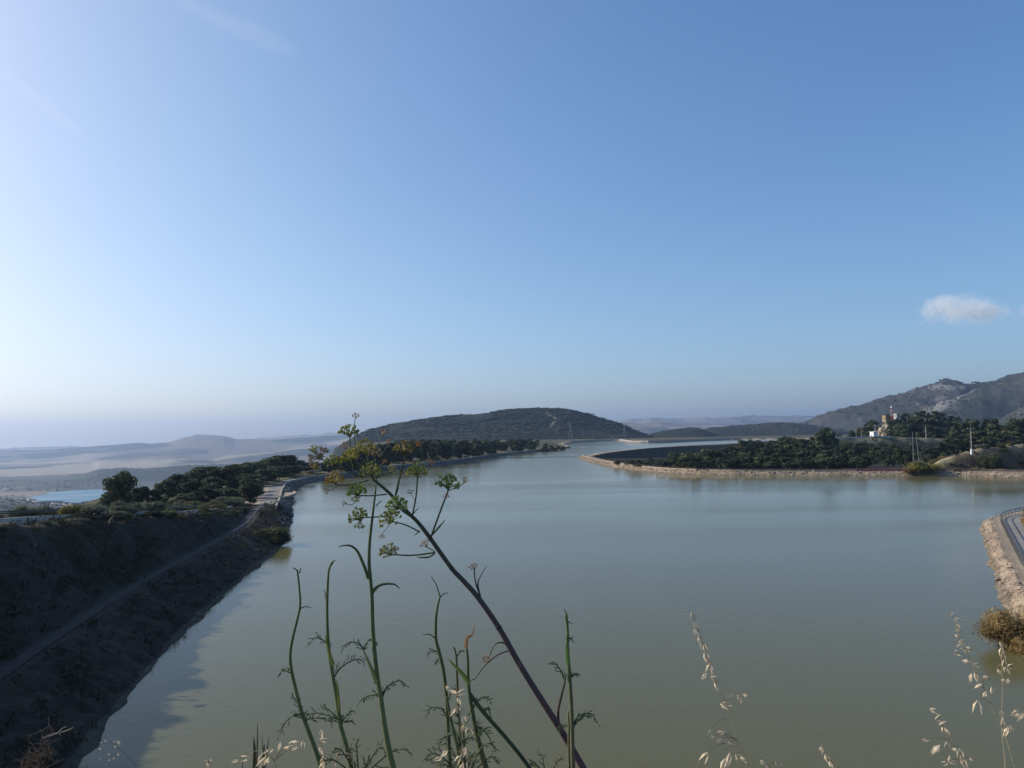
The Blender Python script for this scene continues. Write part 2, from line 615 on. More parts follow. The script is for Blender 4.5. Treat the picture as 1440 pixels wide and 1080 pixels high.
def water_mat(name, base, rough, s1, s2, strength):
    m = bpy.data.materials.new(name)
    m.use_nodes = True
    N, Lk = m.node_tree.nodes, m.node_tree.links
    bs = N['Principled BSDF']
    bs.inputs['Roughness'].default_value = rough
    bs.inputs['IOR'].default_value = 1.33
    bs.inputs['Specular IOR Level'].default_value = .22
    tc = N.new('ShaderNodeTexCoord')
    # slow drift of silt in the base colour
    mp = N.new('ShaderNodeMapping')
    mp.inputs['Scale'].default_value = (.006, .018, 1)
    Lk.new(tc.outputs['Object'], mp.inputs[0])
    no = N.new('ShaderNodeTexNoise')
    no.inputs['Scale'].default_value = 1
    no.inputs['Detail'].default_value = 4
    Lk.new(mp.outputs[0], no.inputs['Vector'])
    cr = N.new('ShaderNodeMix')
    cr.data_type = 'RGBA'
    cr.inputs[6].default_value = (*[c * .9 for c in base], 1)
    cr.inputs[7].default_value = (*[c * 1.1 for c in base], 1)
    Lk.new(no.outputs['Fac'], cr.inputs[0])
    Lk.new(cr.outputs[2], bs.inputs['Base Color'])
    # ripples, stronger in wind-ruffled patches
    mw = N.new('ShaderNodeMapping')
    mw.inputs['Scale'].default_value = (.004, .022, 1)
    mw.inputs['Rotation'].default_value = (0, 0, .12)
    Lk.new(tc.outputs['Object'], mw.inputs[0])
    nw = N.new('ShaderNodeTexNoise')
    nw.inputs['Scale'].default_value = 1
    nw.inputs['Detail'].default_value = 3
    Lk.new(mw.outputs[0], nw.inputs['Vector'])
    wr = N.new('ShaderNodeMapRange')
    wr.inputs['From Min'].default_value = .35
    wr.inputs['From Max'].default_value = .65
    wr.inputs['To Min'].default_value = strength * .5
    wr.inputs['To Max'].default_value = strength * 1.4
    Lk.new(nw.outputs['Fac'], wr.inputs['Value'])
    n1 = N.new('ShaderNodeTexNoise')
    n1.inputs['Scale'].default_value = s1
    n1.inputs['Detail'].default_value = 4
    Lk.new(tc.outputs['Object'], n1.inputs['Vector'])
    n2 = N.new('ShaderNodeTexNoise')
    n2.inputs['Scale'].default_value = s2
    n2.inputs['Detail'].default_value = 3
    Lk.new(tc.outputs['Object'], n2.inputs['Vector'])
    ad = N.new('ShaderNodeMath')
    ad.operation = 'ADD'
    Lk.new(n1.outputs['Fac'], ad.inputs[0])
    Lk.new(n2.outputs['Fac'], ad.inputs[1])
    bu = N.new('ShaderNodeBump')
    bu.inputs['Distance'].default_value = .22
    Lk.new(wr.outputs[0], bu.inputs['Strength'])
    Lk.new(ad.outputs[0], bu.inputs['Height'])
    Lk.new(bu.outputs[0], bs.inputs['Normal'])
    rv = N.new('ShaderNodeMapRange')
    rv.inputs['From Min'].default_value = .35
    rv.inputs['From Max'].default_value = .65
    rv.inputs['To Min'].default_value = rough * .75
    rv.inputs['To Max'].default_value = rough * 1.5
    Lk.new(nw.outputs['Fac'], rv.inputs['Value'])
    Lk.new(rv.outputs[0], bs.inputs['Roughness'])
    return m


# ------------------------------------------------------------------ ground sheet
az = np.concatenate([np.linspace(-180, -42, 70, endpoint=False), np.linspace(-42, -36, 24, endpoint=False), np.linspace(-36, 36, 800, endpoint=False), np.linspace(36, 42, 24, endpoint=False), np.linspace(42, 180, 71)[:-1]])
rr = [0.4]
while rr[-1] < 16400:
    q = rr[-1]
    k = .05 if q < 30 else (.0045 if q < 430 else (.0075 if q < 800 else (.009 if q < 4200 else .014)))
    rr.append(q * (1 + k))
rr = np.array(rr)
A, RRm = np.meshgrid(np.radians(az), rr)
GX = (np.sin(A) * RRm)
GY = (np.cos(A) * RRm)
nr, na = GX.shape
GZ, I = height(GX.ravel(), GY.ravel(), True)
gx, gy = GX.ravel(), GY.ravel()


def lerp(a, b, w):
    return a + (np.asarray(b)[None, :] - a) * w[:, None]


col = np.zeros((gx.size, 3))
s_, bc_, t_, px_, cov_ = I['s'], I['bc'], I['t'], I['px'], I['cov']
n1 = fbm(gx, gy, 9, 4)
n2 = fbm(gx + 300, gy, 45, 4)
n3 = fbm(gx, gy + 900, 260, 4)
n4 = fbm(gx - 5000, gy, 1100, 4)
# default: scrubby dry land
col[:] = (.075, .07, .042)
col = lerp(col, (.17, .14, .08), sstep(.05, .35, n2) * .7)
# valley: fields
vf = sstep(-120, -165, GZ) if False else (1 - sstep(-170, -110, GZ))
fields = np.zeros_like(col)
fields[:] = (.25, .19, .135)
fields = lerp(fields, (.40, .30, .20), sstep(.0, .25, n4))
fields = lerp(fields, (.10, .085, .06), sstep(.08, .2, n3))
fields = lerp(fields, (.06, .062, .045), sstep(.12, .28, fbm(gx, gy * .45, 700, 4)))
col = col * (1 - vf[:, None]) + fields * vf[:, None]
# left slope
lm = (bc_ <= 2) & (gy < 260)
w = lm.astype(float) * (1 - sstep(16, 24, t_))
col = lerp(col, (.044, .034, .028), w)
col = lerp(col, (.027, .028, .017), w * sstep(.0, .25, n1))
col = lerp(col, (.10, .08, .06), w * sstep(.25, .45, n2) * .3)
# crest with dry grass
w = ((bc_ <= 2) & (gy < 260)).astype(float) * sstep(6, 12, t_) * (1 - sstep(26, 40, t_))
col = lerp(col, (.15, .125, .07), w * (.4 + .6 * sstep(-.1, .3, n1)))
# left forest floor
w = ((bc_ == 2) & (gy > 240)).astype(float) * (1 - sstep(160, 300, t_))
col = lerp(col, (.055, .05, .03), w)
w = ((bc_ == 2) & (gy > 240)).astype(float) * (1 - sstep(3, 9, t_))
col = lerp(col, (.19, .165, .085), w)
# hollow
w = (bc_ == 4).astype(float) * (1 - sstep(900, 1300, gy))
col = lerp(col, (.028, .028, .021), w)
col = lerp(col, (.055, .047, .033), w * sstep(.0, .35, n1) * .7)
gr = w * (1 - sstep(10, 26, t_)) * sstep(1150, 1210, px_)
col = lerp(col, (.33, .27, .13), gr * (.75 + .25 * sstep(-.2, .2, n1)))
ridge = w * sstep(1296, 1312, px_) * (gy < 360) * sstep(.5, 3, t_)
col = lerp(col, (.10, .072, .052), ridge * 1.0)
col = lerp(col, (.06, .055, .035), ridge * sstep(.1, .35, n1) * .8)
cr = w * sstep(1300, 1312, px_) * sstep(353, 355, gy) * (1 - sstep(360, 366, gy))
col = lerp(col, (.30, .25, .15), cr * (.35 + .65 * sstep(-.2, .1, n1)))
bench = w * sstep(1130, 1145, px_) * (1 - sstep(1322, 1335, px_)) * sstep(626, 634, gy) * (1 - sstep(655, 668, gy))
col = lerp(col, (.20, .18, .12), bench * (.3 + .7 * sstep(-.1, .3, n1)))
kn = w * sstep(1222, 1230, px_) * (1 - sstep(1250, 1262, px_)) * sstep(672, 690, gy) * (gy < 800)
col = lerp(col, (.36, .30, .22), kn * sstep(-.25, .1, n1))
# hills
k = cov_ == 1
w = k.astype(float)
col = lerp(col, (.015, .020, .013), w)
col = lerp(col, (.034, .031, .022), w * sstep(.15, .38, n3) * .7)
tr = w * np.exp(-((px_ - (777 + 5 * np.sin(GZ / 7.0) + (40 - GZ) * .12)) / 1.6)**2) * sstep(30, 40, GZ) * (1 - sstep(72, 78, GZ))
col = lerp(col, (.30, .25, .18), tr * .8)
w = (cov_ == 2).astype(float)
col = lerp(col, (.033, .037, .032), w)
col = lerp(col, (.062, .050, .044), w * sstep(.0, .3, n3) * .7)
rk = np.abs(fbm(gx * .8 + gy * .7, gy * .35 - gx * .25, 120, 5))
rk2 = fbm(gx * 1.0 + 70, gy + 40, 330, 4)
col = lerp(col, (.21, .20, .185), w * (1 - sstep(.03, .13, rk)) * sstep(-.2, .08, rk2) * (.15 + .85 * sstep(45, 120, GZ)))
col = lerp(col, (.11, .095, .08), w * sstep(.12, .3, rk2) * .7 * sstep(30, 100, GZ))
col = lerp(col, (.045, .05, .032), w * sstep(.2, .4, rk) * .6)
w = (cov_ == 3).astype(float)
col = lerp(col, (.16, .13, .095), w)
col = lerp(col, (.30, .25, .18), w * sstep(.0, .25, n4))
col = lerp(col, (.05, .055, .04), w * sstep(.05, .22, fbm(gx, gy, 800, 4)))
w = (cov_ == 4).astype(float)
col = lerp(col, (.062, .058, .042), w)
col = lerp(col, (.025, .030, .02), w * sstep(-.05, .15, fbm(gx, gy, 26, 3)))
col = lerp(col, (.17, .14, .10), w * sstep(.2, .32, fbm(gx, gy, 90, 3)) * .7)
w = (cov_ == 5).astype(float)
col = lerp(col, (.035, .042, .026), w * (.75 + .25 * sstep(-.2, .2, n3)))
# banks
bk = ((s_ < I['b']) & (I['wfg'] < .5)).astype(float)
col = lerp(col, (.15, .135, .12), bk * (bc_ == 2))  # left rim bank has its shade put into the colour
col = lerp(col, (.30, .235, .165), bk * (bc_ == 4))
col = lerp(col, (.21, .185, .15), bk * (bc_ == 3))
col = lerp(col, (.32, .245, .175), bk * (bc_ == 6))
col = lerp(col, (.20, .155, .115), bk * (bc_ == 6) * sstep(.05, .3, fbm(gx, gy, 2.2, 3)))
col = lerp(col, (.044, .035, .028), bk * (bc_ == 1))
col = lerp(col, (.10, .085, .06), ((s_ < .3 + .5 * n1) & (s_ > -3)).astype(float) * .65)
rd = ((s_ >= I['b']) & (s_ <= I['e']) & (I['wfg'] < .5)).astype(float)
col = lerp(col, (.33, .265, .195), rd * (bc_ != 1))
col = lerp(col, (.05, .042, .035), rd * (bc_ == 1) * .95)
col = lerp(col, (.26, .21, .15), (bc_ == 6).astype(float) * sstep(0, 3, t_) * (1 - I['wfg']))
me = bpy.data.meshes.new('ground')
nv = gx.size
idx = np.arange(nv).reshape(nr, na)
a = idx[:-1, :]
b = np.roll(idx, -1, 1)[:-1, :]
c = np.roll(idx, -1, 1)[1:, :]
d = idx[1:, :]
quads = np.stack([a, d, c, b], -1).reshape(-1, 4)
me.vertices.add(nv)
me.vertices.foreach_set('co', np.stack([gx, gy, GZ], 1).astype(np.float32).ravel())
nq = len(quads)
me.loops.add(nq * 4)
me.loops.foreach_set('vertex_index', quads.astype(np.int32).ravel())
me.polygons.add(nq)
me.polygons.foreach_set('loop_start', (np.arange(nq) * 4).astype(np.int32))
me.polygons.foreach_set('loop_total', np.full(nq, 4, np.int32))
me.update(calc_edges=True)
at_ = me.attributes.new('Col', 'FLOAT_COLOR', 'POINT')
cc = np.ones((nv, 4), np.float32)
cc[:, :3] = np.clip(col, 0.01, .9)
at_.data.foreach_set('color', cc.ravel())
me.shade_smooth()
me.materials.append(terrain_mat())
ground = bpy.data.objects.new('ground', me)
C.objects.link(ground)
ground['kind'] = 'structure'
ZMAX = float(GZ.max())
ZMIN = float(GZ.min())
print('terrain', nv, ZMIN, ZMAX)

# ------------------------------------------------------------------ water
def flat_poly(name, P, z, material):
    tri = tessellate_polygon([[Vector((p[0], p[1], 0)) for p in P]])
    me = bpy.data.meshes.new(name)
    me.from_pydata([(p[0], p[1], z) for p in P], [], [tuple(t) for t in tri])
    me.update()
    me.materials.append(material)
    # face up
    import bmesh
    bm = bmesh.new()
    bm.from_mesh(me)
    for f in bm.faces:
        f.normal_update()
        if f.normal.z < 0:
            f.normal_flip()
    bm.to_mesh(me)
    bm.free()
    o = bpy.data.objects.new(name, me)
    C.objects.link(o)
    o['kind'] = 'structure'
    return o


flat_poly('water', [tuple(p) for p in POLY], 0.0, water_mat('reservoir_water', (.112, .104, .046), .13, .5, 1.7, .08))
flat_poly('valley_lake', LAKE, LAKE_Z, water_mat('lake_water', (.05, .15, .19), .3, .2, .7, .5))

# ------------------------------------------------------------------ roads as sheets
def shore_line(i0, i1, off):
    """polyline parallel to the waterline, off metres to the land side"""
    out = []
    m = len(POLY)
    i = i0
    while True:
        p = POLY[i]
        d = POLY[(i + 1) % m] - POLY[i - 1]
        d = d / np.linalg.norm(d)
        nrm = np.array([d[1], -d[0]])
        q = p + nrm * off
        if sdist(np.array([q[0]]), np.array([q[1]]))[0][0] < 0:
            q = p - nrm * off
        if abs(sdist(np.array([q[0]]), np.array([q[1]]))[0][0] - off) < off * .12 + .05:
            out.append(q)
        if i == i1:
            break
        i = (i + 1) % m
    return out


def resample(P, step):
    P = np.array(P, dtype=float)
    L = np.concatenate([[0], np.cumsum(np.linalg.norm(np.diff(P, axis=0), axis=1))])
    k = max(2, int(L[-1] / step) + 1)
    q = np.linspace(0, L[-1], k)
    return np.stack([np.interp(q, L, P[:, j]) for j in range(P.shape[1])], 1)


def ribbon(name, P, width, zfun, colr, material, thick=0.0):
    P = resample(P, 1.5)
    V = []
    for i, p in enumerate(P):
        d = P[min(i + 1, len(P) - 1)] - P[max(i - 1, 0)]
        d /= np.linalg.norm(d)
        nn = np.array([-d[1], d[0]])
        z = zfun(p)
        for k in (-1, 0, 1):
            q = p + nn * width / 2 * k
            V.append((q[0], q[1], z))
    Fc = []
    for i in range(len(P) - 1):
        for k in (0, 1):
            Fc.append((i * 3 + k, i * 3 + k + 1, (i + 1) * 3 + k + 1, (i + 1) * 3 + k))
    mb = MB()
    mb.add(V, Fc, colr)
    o = mb.build(name, material)
    o['kind'] = 'structure'
    return o


def iof(p):
    return int(np.argmin(np.hypot(POLY[:, 0] - p[0], POLY[:, 1] - p[1])))


def zroad(p):
    w = 1 - float(sstep(190, 245, np.array([p[1]]))[0])
    return 1.9 + 1.6 * w + .03


iA = iof(W(100, 1075))
iB = iof(W(408.7, 720))
iC = iof(W(800, 630.2))
i0l = iof((-28.5, 44))
slope_path_line = shore_line(i0l, iB, 8.4)
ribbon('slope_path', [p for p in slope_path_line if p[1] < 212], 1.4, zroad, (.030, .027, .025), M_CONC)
rim_line = [p for p in shore_line(iof(W(398, 762)), iC - 2, 6.4) if p[1] > 214]
ribbon('rim_road', rim_line, 4.6, zroad, (.20, .185, .165), M_ASPH)
iT = iof(W(812.5, 643))
iE = iof(W(1580, 675))
pen_line = shore_line(iT, iE, 6.2)
ribbon('crest_road', pen_line, 4.2, lambda p: 1.93, (.28, .23, .175), M_SAND)
iP0 = iof((124, 190))
iP1 = iof(W(1475, 940))
right_line = shore_line(iP0, iP1, 5.6)
ribbon('bank_path', right_line, 3.2, lambda p: 1.38, (.24, .22, .20), M_ASPH)
# road on top of the cut
top_px = [(-60, 760), (0, 751), (50, 747), (100, 741), (150, 736), (200, 731), (250, 727), (300, 722), (340, 718), (368, 714)]


def top_point(off):
    """points along the cut's crest: off metres behind the brow"""
    out = []
    for y in np.arange(46, 214, 4.0):
        ip = int(np.argmin(np.where((PCLS == 1) | (PCLS == 2), np.abs(POLY[:, 1] - y), 1e9)))
        zt = float(np.interp(y, [-50, 0, 40, 75, 120, 162, 200, 230], [20.5, 20.5, 17.5, 13.5, 9.9, 6.2, 3.5, 2.3]))
        wl = 1 - float(sstep(190, 245, np.array([y]))[0])
        hr = 1.9 + 1.6 * wl
        s = 3.2 + 3.8 * wl + 6 - 3.2 * wl + (zt - hr) / 1.1 + off
        d = POLY[(ip + 2) % len(POLY)] - POLY[ip - 2]
        d /= np.linalg.norm(d)
        nn = np.array([d[1], -d[0]])
        if nn[0] > 0:
            nn = -nn
        q = np.array([POLY[ip][0] + (y - POLY[ip][1]) * 0, y]) + np.array([nn[0], nn[1]]) * s
        out.append(q)
    Q = np.array(out)
    for k in range(4):
        Q[1:-1] = (Q[:-2] + Q[1:-1] * 2 + Q[2:]) / 4
    return Q


tp = top_point(6.0)
tpz = height(tp[:, 0], tp[:, 1])
TPZ = np.convolve(np.pad(tpz, 3, mode='edge'), np.ones(7) / 7, mode='valid')


def ztop(p):
    return float(np.interp(p[1], tp[:, 1], TPZ)) + .45


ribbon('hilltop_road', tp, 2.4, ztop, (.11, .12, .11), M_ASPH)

# ------------------------------------------------------------------ walls and railings
def wall(name, P, z, w, h, colr, label, cat='wall', material=None, parent=None, base=.4):
    P = resample(P, 2.0)
    V, Fc = [], []
    zf = z if callable(z) else (lambda p: z)
    for i, p in enumerate(P):
        d = P[min(i + 1, len(P) - 1)] - P[max(i - 1, 0)]
        d /= np.linalg.norm(d)
        nn = np.array([-d[1], d[0]])
        zz = zf(p)
        a = p + nn * w / 2
        b = p - nn * w / 2
        V += [(a[0], a[1], zz - base), (a[0], a[1], zz + h), (b[0], b[1], zz + h), (b[0], b[1], zz - base)]
    for i in range(len(P) - 1):
        for k in range(4):
            Fc.append((i * 4 + k, i * 4 + (k + 1) % 4, (i + 1) * 4 + (k + 1) % 4, (i + 1) * 4 + k))
    Fc += [(3, 2, 1, 0), tuple((len(P) - 1) * 4 + k for k in range(4))]
    mb = MB()
    mb.add(V, Fc, colr)
    o = mb.build(name, material or M_CONC, parent)
    if label:
        tag(o, label, cat)
    return o


def railing(name, P, z, step, h, rails, rp, rr_, colr, label, cat='railing', postcol=None, maxposts=95):
    zf = z if callable(z) else (lambda p: z)
    Q = resample(P, step)
    c0 = Q[len(Q) // 2]
    root = empty(name, (c0[0], c0[1], zf(c0)), label, cat)
    off = np.array([c0[0], c0[1], zf(c0)])
    Q = Q[:maxposts]
    pm = MB()
    tube(pm, [(0, 0, -.3), (0, 0, h)], rp, 6, postcol or colr)
    pme = pm.mesh('post', M_METAL)
    for q in Q:
        o = bpy.data.objects.new('post', pme)
        C.objects.link(o)
        o.parent = root
        o.location = (q[0] - off[0], q[1] - off[1], zf(q) - off[2])
    for hh in rails:
        mb = MB()
        tube(mb, [(q[0] - off[0], q[1] - off[1], zf(q) + hh - off[2]) for q in Q], rr_, 5, colr)
        mb.build('rail', M_METAL, root)
    return root


# parapet of the left rim, lit kerb and peninsula crest
wall('parapet_wall', [p for p in shore_line(iof(W(398, 762)), iof(W(800, 630.2)) - 2, 3.7) if p[1] > 205], lambda p: zroad(p), .5, .55, (.34, .29, .23), 'low tan parapet along the water side of the left rim road')
wall('parapet_wall', shore_line(iof(W(818, 640.5, 2)), iof(W(1206, 669)), 3.6), 1.95, 1.2, .55, (.34, .265, .19), 'long tan parapet curving round the tip of the right peninsula')
pf = shore_line(iof(W(830, 647)) + 1, iof(W(1206, 669)), 3.0)
railing('railing', pf, 1.9, 6.0, 1.3, (1.25,), .17, .06, (.07, .055, .05), 'row of dark posts and rail on the sunlit rim of the peninsula')
rp = shore_line(iof(W(1206, 669)), iof(W(1440, 672)), 3.3)
railing('railing', rp, 1.9, 4.0, 1.2, (.6, 1.15), .09, .06, (.16, .12, .11), 'brown railing below the small cut hill on the far right shore')
# pinkish red barrier
rb = shore_line(iof(W(1206, 669)) - 1, iof(W(1270, 669.2)) + 1, 3.6)
wall('barrier', resample(rb, 2)[2:], 1.95, .25, 1.0, (.34, .13, .14), 'faded red barrier at the far waterline beneath the dry grass', 'barrier', M_CONC)
# far bank wall
wall('bank_wall', shore_line(iof(W(806, 623)), iof(W(1045, 618.4)), 4.0), 1.9, 1.0, 2.2, (.30, .28, .26), 'thin grey retaining wall along the farthest bank of the reservoir')
# right-hand railings
rail_out = shore_line(iP0, iP1, 2.3)
rail_in = shore_line(iP0, iP1, 3.55)
railing('railing', rail_out, 1.35, 2.4, 1.05, (.55, 1.0), .045, .03, (.22, .18, .15), 'thin outer railing with slim posts on the pale right bank')
railing('railing', rail_in, 1.37, 2.4, 1.15, (.5, 1.1), .06, .075, (.05, .045, .05), 'heavy dark inner run of posts and rails beside the grey path on the right bank')  # second run of posts and rails, thicker and darker
# left slope path handrail, catching light near its end
sp = [p for p in shore_line(i0l, iB, 7.15) if 142 < p[1] < 212]
railing('handrail', sp, lambda p: zroad(p), 3.5, .9, (.85,), .04, .035, (.30, .30, .30), 'pale handrail beside the path that climbs the shaded left bank', 'handrail')
# guardrail on the hilltop road
gp = top_point(3.3)


def zgr(p):
    return ztop(p) - .05


wall('kerb_wall', gp, zgr, .35, .34, (.42, .40, .36), 'pale low kerb wall along the hilltop road above the shaded cut', 'kerb wall', base=1.2)
gq = top_point(8.4)
railing('guardrail', gq, zgr, 4.0, 1.0, (.72, .95), .07, .09, (.06, .055, .055), 'dark guardrail on the far side of the hilltop road', 'guardrail')
# kerb of the sandy lay-by
lay = []
cx, cy = onz(383, 698, 1.9)
for k in range(14):
    th = -1.9 + k * 0.24
    lay.append((cx + 5.2 * math.cos(th), cy + 19 * math.sin(th) + 1))
ribbon('lay_by', [(cx - 1.0, cy - 17), (cx - .4, cy), (cx + .2, cy + 17)], 8.4, lambda p: 1.89, (.36, .27, .20), M_SAND)
wall('kerb', lay, 1.9, .5, .25, (.42, .34, .26), 'curved pale kerb round the sandy lay-by on the left rim', 'kerb')

# ------------------------------------------------------------------ loose stone on the banks
def riprap(name, segs, size, cols, seed, flat=.65):
    """stones lying on the sloping bank between the waterline and the road"""
    rng = np.random.default_rng(seed)
    Q = []
    for i0, i1, cnt, smax in segs:
        A_ = resample(POLY[i0:i1 + 1], .4)
        ii = rng.integers(0, len(A_) - 1, cnt)
        p = A_[ii]
        d = A_[ii + 1] - A_[ii]
        d /= np.linalg.norm(d, axis=1)[:, None]
        nn = np.stack([d[:, 1], -d[:, 0]], 1)
        off = rng.uniform(-.5, smax, cnt)
        q = p + nn * off[:, None]
        s, _ = sdist(q[:, 0], q[:, 1])
        bad = np.sign(s) != np.sign(off)
        q[bad] = p[bad] - nn[bad] * off[bad][:, None]
        Q.append(q)
    Q = np.concatenate(Q)
    Z = height(Q[:, 0], Q[:, 1])
    mb = MB()
    V0, F0 = ICO1
    for (x, y), z in zip(Q, Z):
        if z < -.4:
            continue
        sz = size * rng.lognormal(0, .4)
        V = V0 * (1 + rng.uniform(-.25, .25, (len(V0), 1))) * rng.uniform(.7, 1.3, 3) * sz
        V = V @ rotm(rng).T
        V[:, 2] *= flat
        V += (x, y, z + sz * .1)
        c0 = np.array(cols[rng.integers(0, len(cols))]) * rng.uniform(.75, 1.2)
        mb.add(V, F0, c0)
    o = mb.build(name, M_ROCK)
    o['kind'] = 'stuff'
    return tag(o, None, None)


o = riprap('bank_stones', [(iP0, iP1, 1100, 1.7)], .12, [(.34, .26, .19), (.29, .225, .165), (.37, .29, .22), (.22, .17, .13)], 3)
tag(o, 'pale broken stones covering the sloping right bank', 'stones')
o = riprap('rim_stones', [(iof(W(404.8, 742)), iC, 2600, 2.8)], .3, [(.13, .12, .11), (.09, .085, .08), (.17, .155, .14)], 4)  # stone colours darkened to carry the shade of the left rim
tag(o, 'stones coloured dark as if in shade at the foot of the left rim road', 'stones')
o = riprap('peninsula_stones', [(iT - 3, iof(W(1440, 672)), 4200, 2.8)], .22, [(.36, .28, .2), (.30, .23, .17), (.42, .34, .26), (.2, .16, .13)], 5)
tag(o, 'tan stones along the waterline of the peninsula and right shore', 'stones')

# ------------------------------------------------------------------ trees
LEAFC = [(.046, .064, .030), (.058, .078, .034), (.074, .088, .040), (.040, .054, .028), (.088, .094, .044)]


def leaf_quads(mb, P, size, rng, colr, up=0.0, asp=.55):
    k = len(P)
    a = rng.normal(size=(k, 3))
    a /= np.linalg.norm(a, axis=1)[:, None]
    b = rng.normal(size=(k, 3))
    b -= a * (a * b).sum(1)[:, None]
    b /= np.linalg.norm(b, axis=1)[:, None]
    sz = size * rng.uniform(.6, 1.4, (k, 1))
    V = np.stack([P - a * sz * .5, P + b * sz * asp * .5, P + a * sz * .5, P - b * sz * asp * .5], 1).reshape(-1, 3)
    Fq = np.arange(k * 4).reshape(-1, 4)
    mb.add(V, Fq.tolist(), np.repeat(colr, 4, 0))


def make_crown(seed, lobes=22, per=150, flat=.75, base=.22, wide=.42, leaf=.075, core=.62):
    """crown of a tree of height 1"""
    rng = np.random.default_rng(seed)
    mb = MB()
    cen = []
    for k in range(lobes):
        h = rng.uniform(base + .08, .93)
        tt = (h - base) / (1 - base)
        env = wide * math.sqrt(max(0.02, 1 - (abs(tt - .38) / .66)**2.2))
        th = rng.uniform(0, 2 * math.pi)
        rad = env * math.sqrt(rng.uniform(.1, 1)) * .85
        cen.append((rad * math.cos(th), rad * math.sin(th), h, rng.uniform(.10, .175)))
    cen.append((rng.uniform(-.05, .05), rng.uniform(-.05, .05), .9, .12))
    V0, F0 = ICO2
    for x, y, h, rr_ in cen:
        c0 = np.array(LEAFC[rng.integers(0, len(LEAFC))]) * rng.uniform(.8, 1.2)
        V = V0 * (1 + rng.uniform(-.22, .22, (len(V0), 1))) * rr_ * core
        V[:, 2] *= flat
        mb.add(V + (x, y, h), F0, c0 * .8)  # inner blob, darkened like shade, added to block light in the clump
        u = rng.normal(size=(per, 3))
        u /= np.linalg.norm(u, axis=1)[:, None]
        P = u * rr_ * rng.uniform(.6, 1.12, (per, 1)) * np.array([1, 1, flat]) + (x, y, h)
        cl = c0[None, :] * rng.uniform(.7, 1.35, (per, 1))
        leaf_quads(mb, P, leaf, rng, cl)
    return mb, cen


def trunk_mb(seed, cen, r=.022):
    rng = np.random.default_rng(seed + 50)
    mb = MB()
    bend = rng.uniform(-.05, .05, 2)
    P = [(0, 0, -.08), (bend[0] * .5, bend[1] * .5, .22), (bend[0], bend[1], .5), (bend[0] * .6, bend[1] * .6, .85)]
    P = smooth_path(P, 4)
    tube(mb, P, [r, r * .85, r * .6, r * .2], 7, (.085, .065, .05))
    for x, y, h, _ in cen[::3]:
        h0 = max(.2, h - .16 - .4 * math.hypot(x, y))
        tube(mb, smooth_path([(bend[0] * h0, bend[1] * h0, h0), (x * .5, y * .5, (h0 + h) / 2 - .02), (x * .9, y * .9, h)], 3), [r * .45, r * .15], 5, (.085, .065, .05))
    return mb


VAR = []
for k, (lob, flat, base, wide) in enumerate(((26, .72, .12, .44), (22, .62, .25, .46), (28, .8, .06, .40), (20, .6, .33, .50), (24, .85, .04, .36), (30, .75, .10, .52))):
    cmb, cen = make_crown(100 + k, lob, 130, flat, base, wide)
    VAR.append((cmb.mesh('crown', M_LEAF), trunk_mb(100 + k, cen).mesh('trunk', M_BARK)))
# joined low versions for far trees
FARV = []
for k, (lob, flat, base, wide) in enumerate(((17, .7, .05, .46), (14, .65, .12, .48), (19, .8, .02, .42), (15, .6, .2, .52), (18, .75, .02, .56))):
    cmb, cen = make_crown(200 + k, lob, 90, flat, base, wide, .095, .72)
    FARV.append((cmb.mesh('pine_tree', M_LEAF), trunk_mb(200 + k, cen).mesh('trunk', M_BARK)))


def tree(x, y, h, w, label, group, rng, near=True, z=None, name='pine_tree', var=None, cat='tree'):
    z = gz(x, y) if z is None else z
    rz = rng.uniform(0, 6.28)
    if near:
        cm, tm = VAR[rng.integers(0, len(VAR)) if var is None else var]
        root = empty(name, (x, y, z), label, cat, group)
        root.rotation_euler = (0, 0, rz)
        root.scale = (w, w, h)
        for nm, mm in (('trunk', tm), ('crown', cm)):
            o = bpy.data.objects.new(nm, mm)
            C.objects.link(o)
            o.parent = root
        return root
    cm, tm = FARV[rng.integers(0, len(FARV)) if var is None else var]
    o = bpy.data.objects.new(name, cm)
    C.objects.link(o)
    o.location = (x, y, z)
    o.rotation_euler = (0, 0, rz)
    o.scale = (w, w, h)
    return tag(o, label, cat, group)


rng = np.random.default_rng(21)


def by_px(px, ytop, dist, wpx, label, group=None, near=True, var=None, name='pine_tree', minh=3.0, sink=0.0):
    top = at(px, ytop, dist)
    g = gz(top.x, top.y) - sink
    h = max(minh, (top.z - g) / .97)
    w = max(wpx * dist / F / .92, .35 * h) if wpx else h * rng.uniform(.85, 1.25)
    return tree(top.x, top.y, h, w, label, group, rng, near, g, name, var)


# stand behind the hilltop road
by_px(168, 667, 205, 58, 'large rounded dark pine standing alone at the left end of the trees, lake behind it', var=2)
by_px(196, 687, 200, 34, 'shorter dark pine touching the right side of the large lone pine', var=0)
by_px(143, 704, 196, 30, 'low dark tree tucked under the left flank of the large lone pine', var=5)
GL = 'pines of the stand behind the hilltop road'
for px, yt, dd, wp in ((218, 690, 205, 26), (232, 676, 235, 40), (252, 668, 252, 44), (262, 695, 205, 34), (272, 661, 275, 46), (290, 657, 295, 48), (288, 686, 215, 38), (312, 660, 270, 48), (328, 654, 315, 44),
                       (318, 688, 220, 40), (345, 652, 330, 46), (352, 674, 255, 40), (366, 649, 345, 44), (340, 668, 285, 44), (300, 672, 250, 44), (270, 676, 240, 40), (236, 700, 198, 26)):
    by_px(px, yt, dd, wp, 'dark green pine in the dense stand behind the hilltop road', GL)
by_px(352, 679, 226, 36, 'dark pine at the edge of the sandy lay-by on the left rim')
GF = 'pines lining the left rim beyond the bend'
LF = 'dark pine in the long belt of trees behind the left rim road'
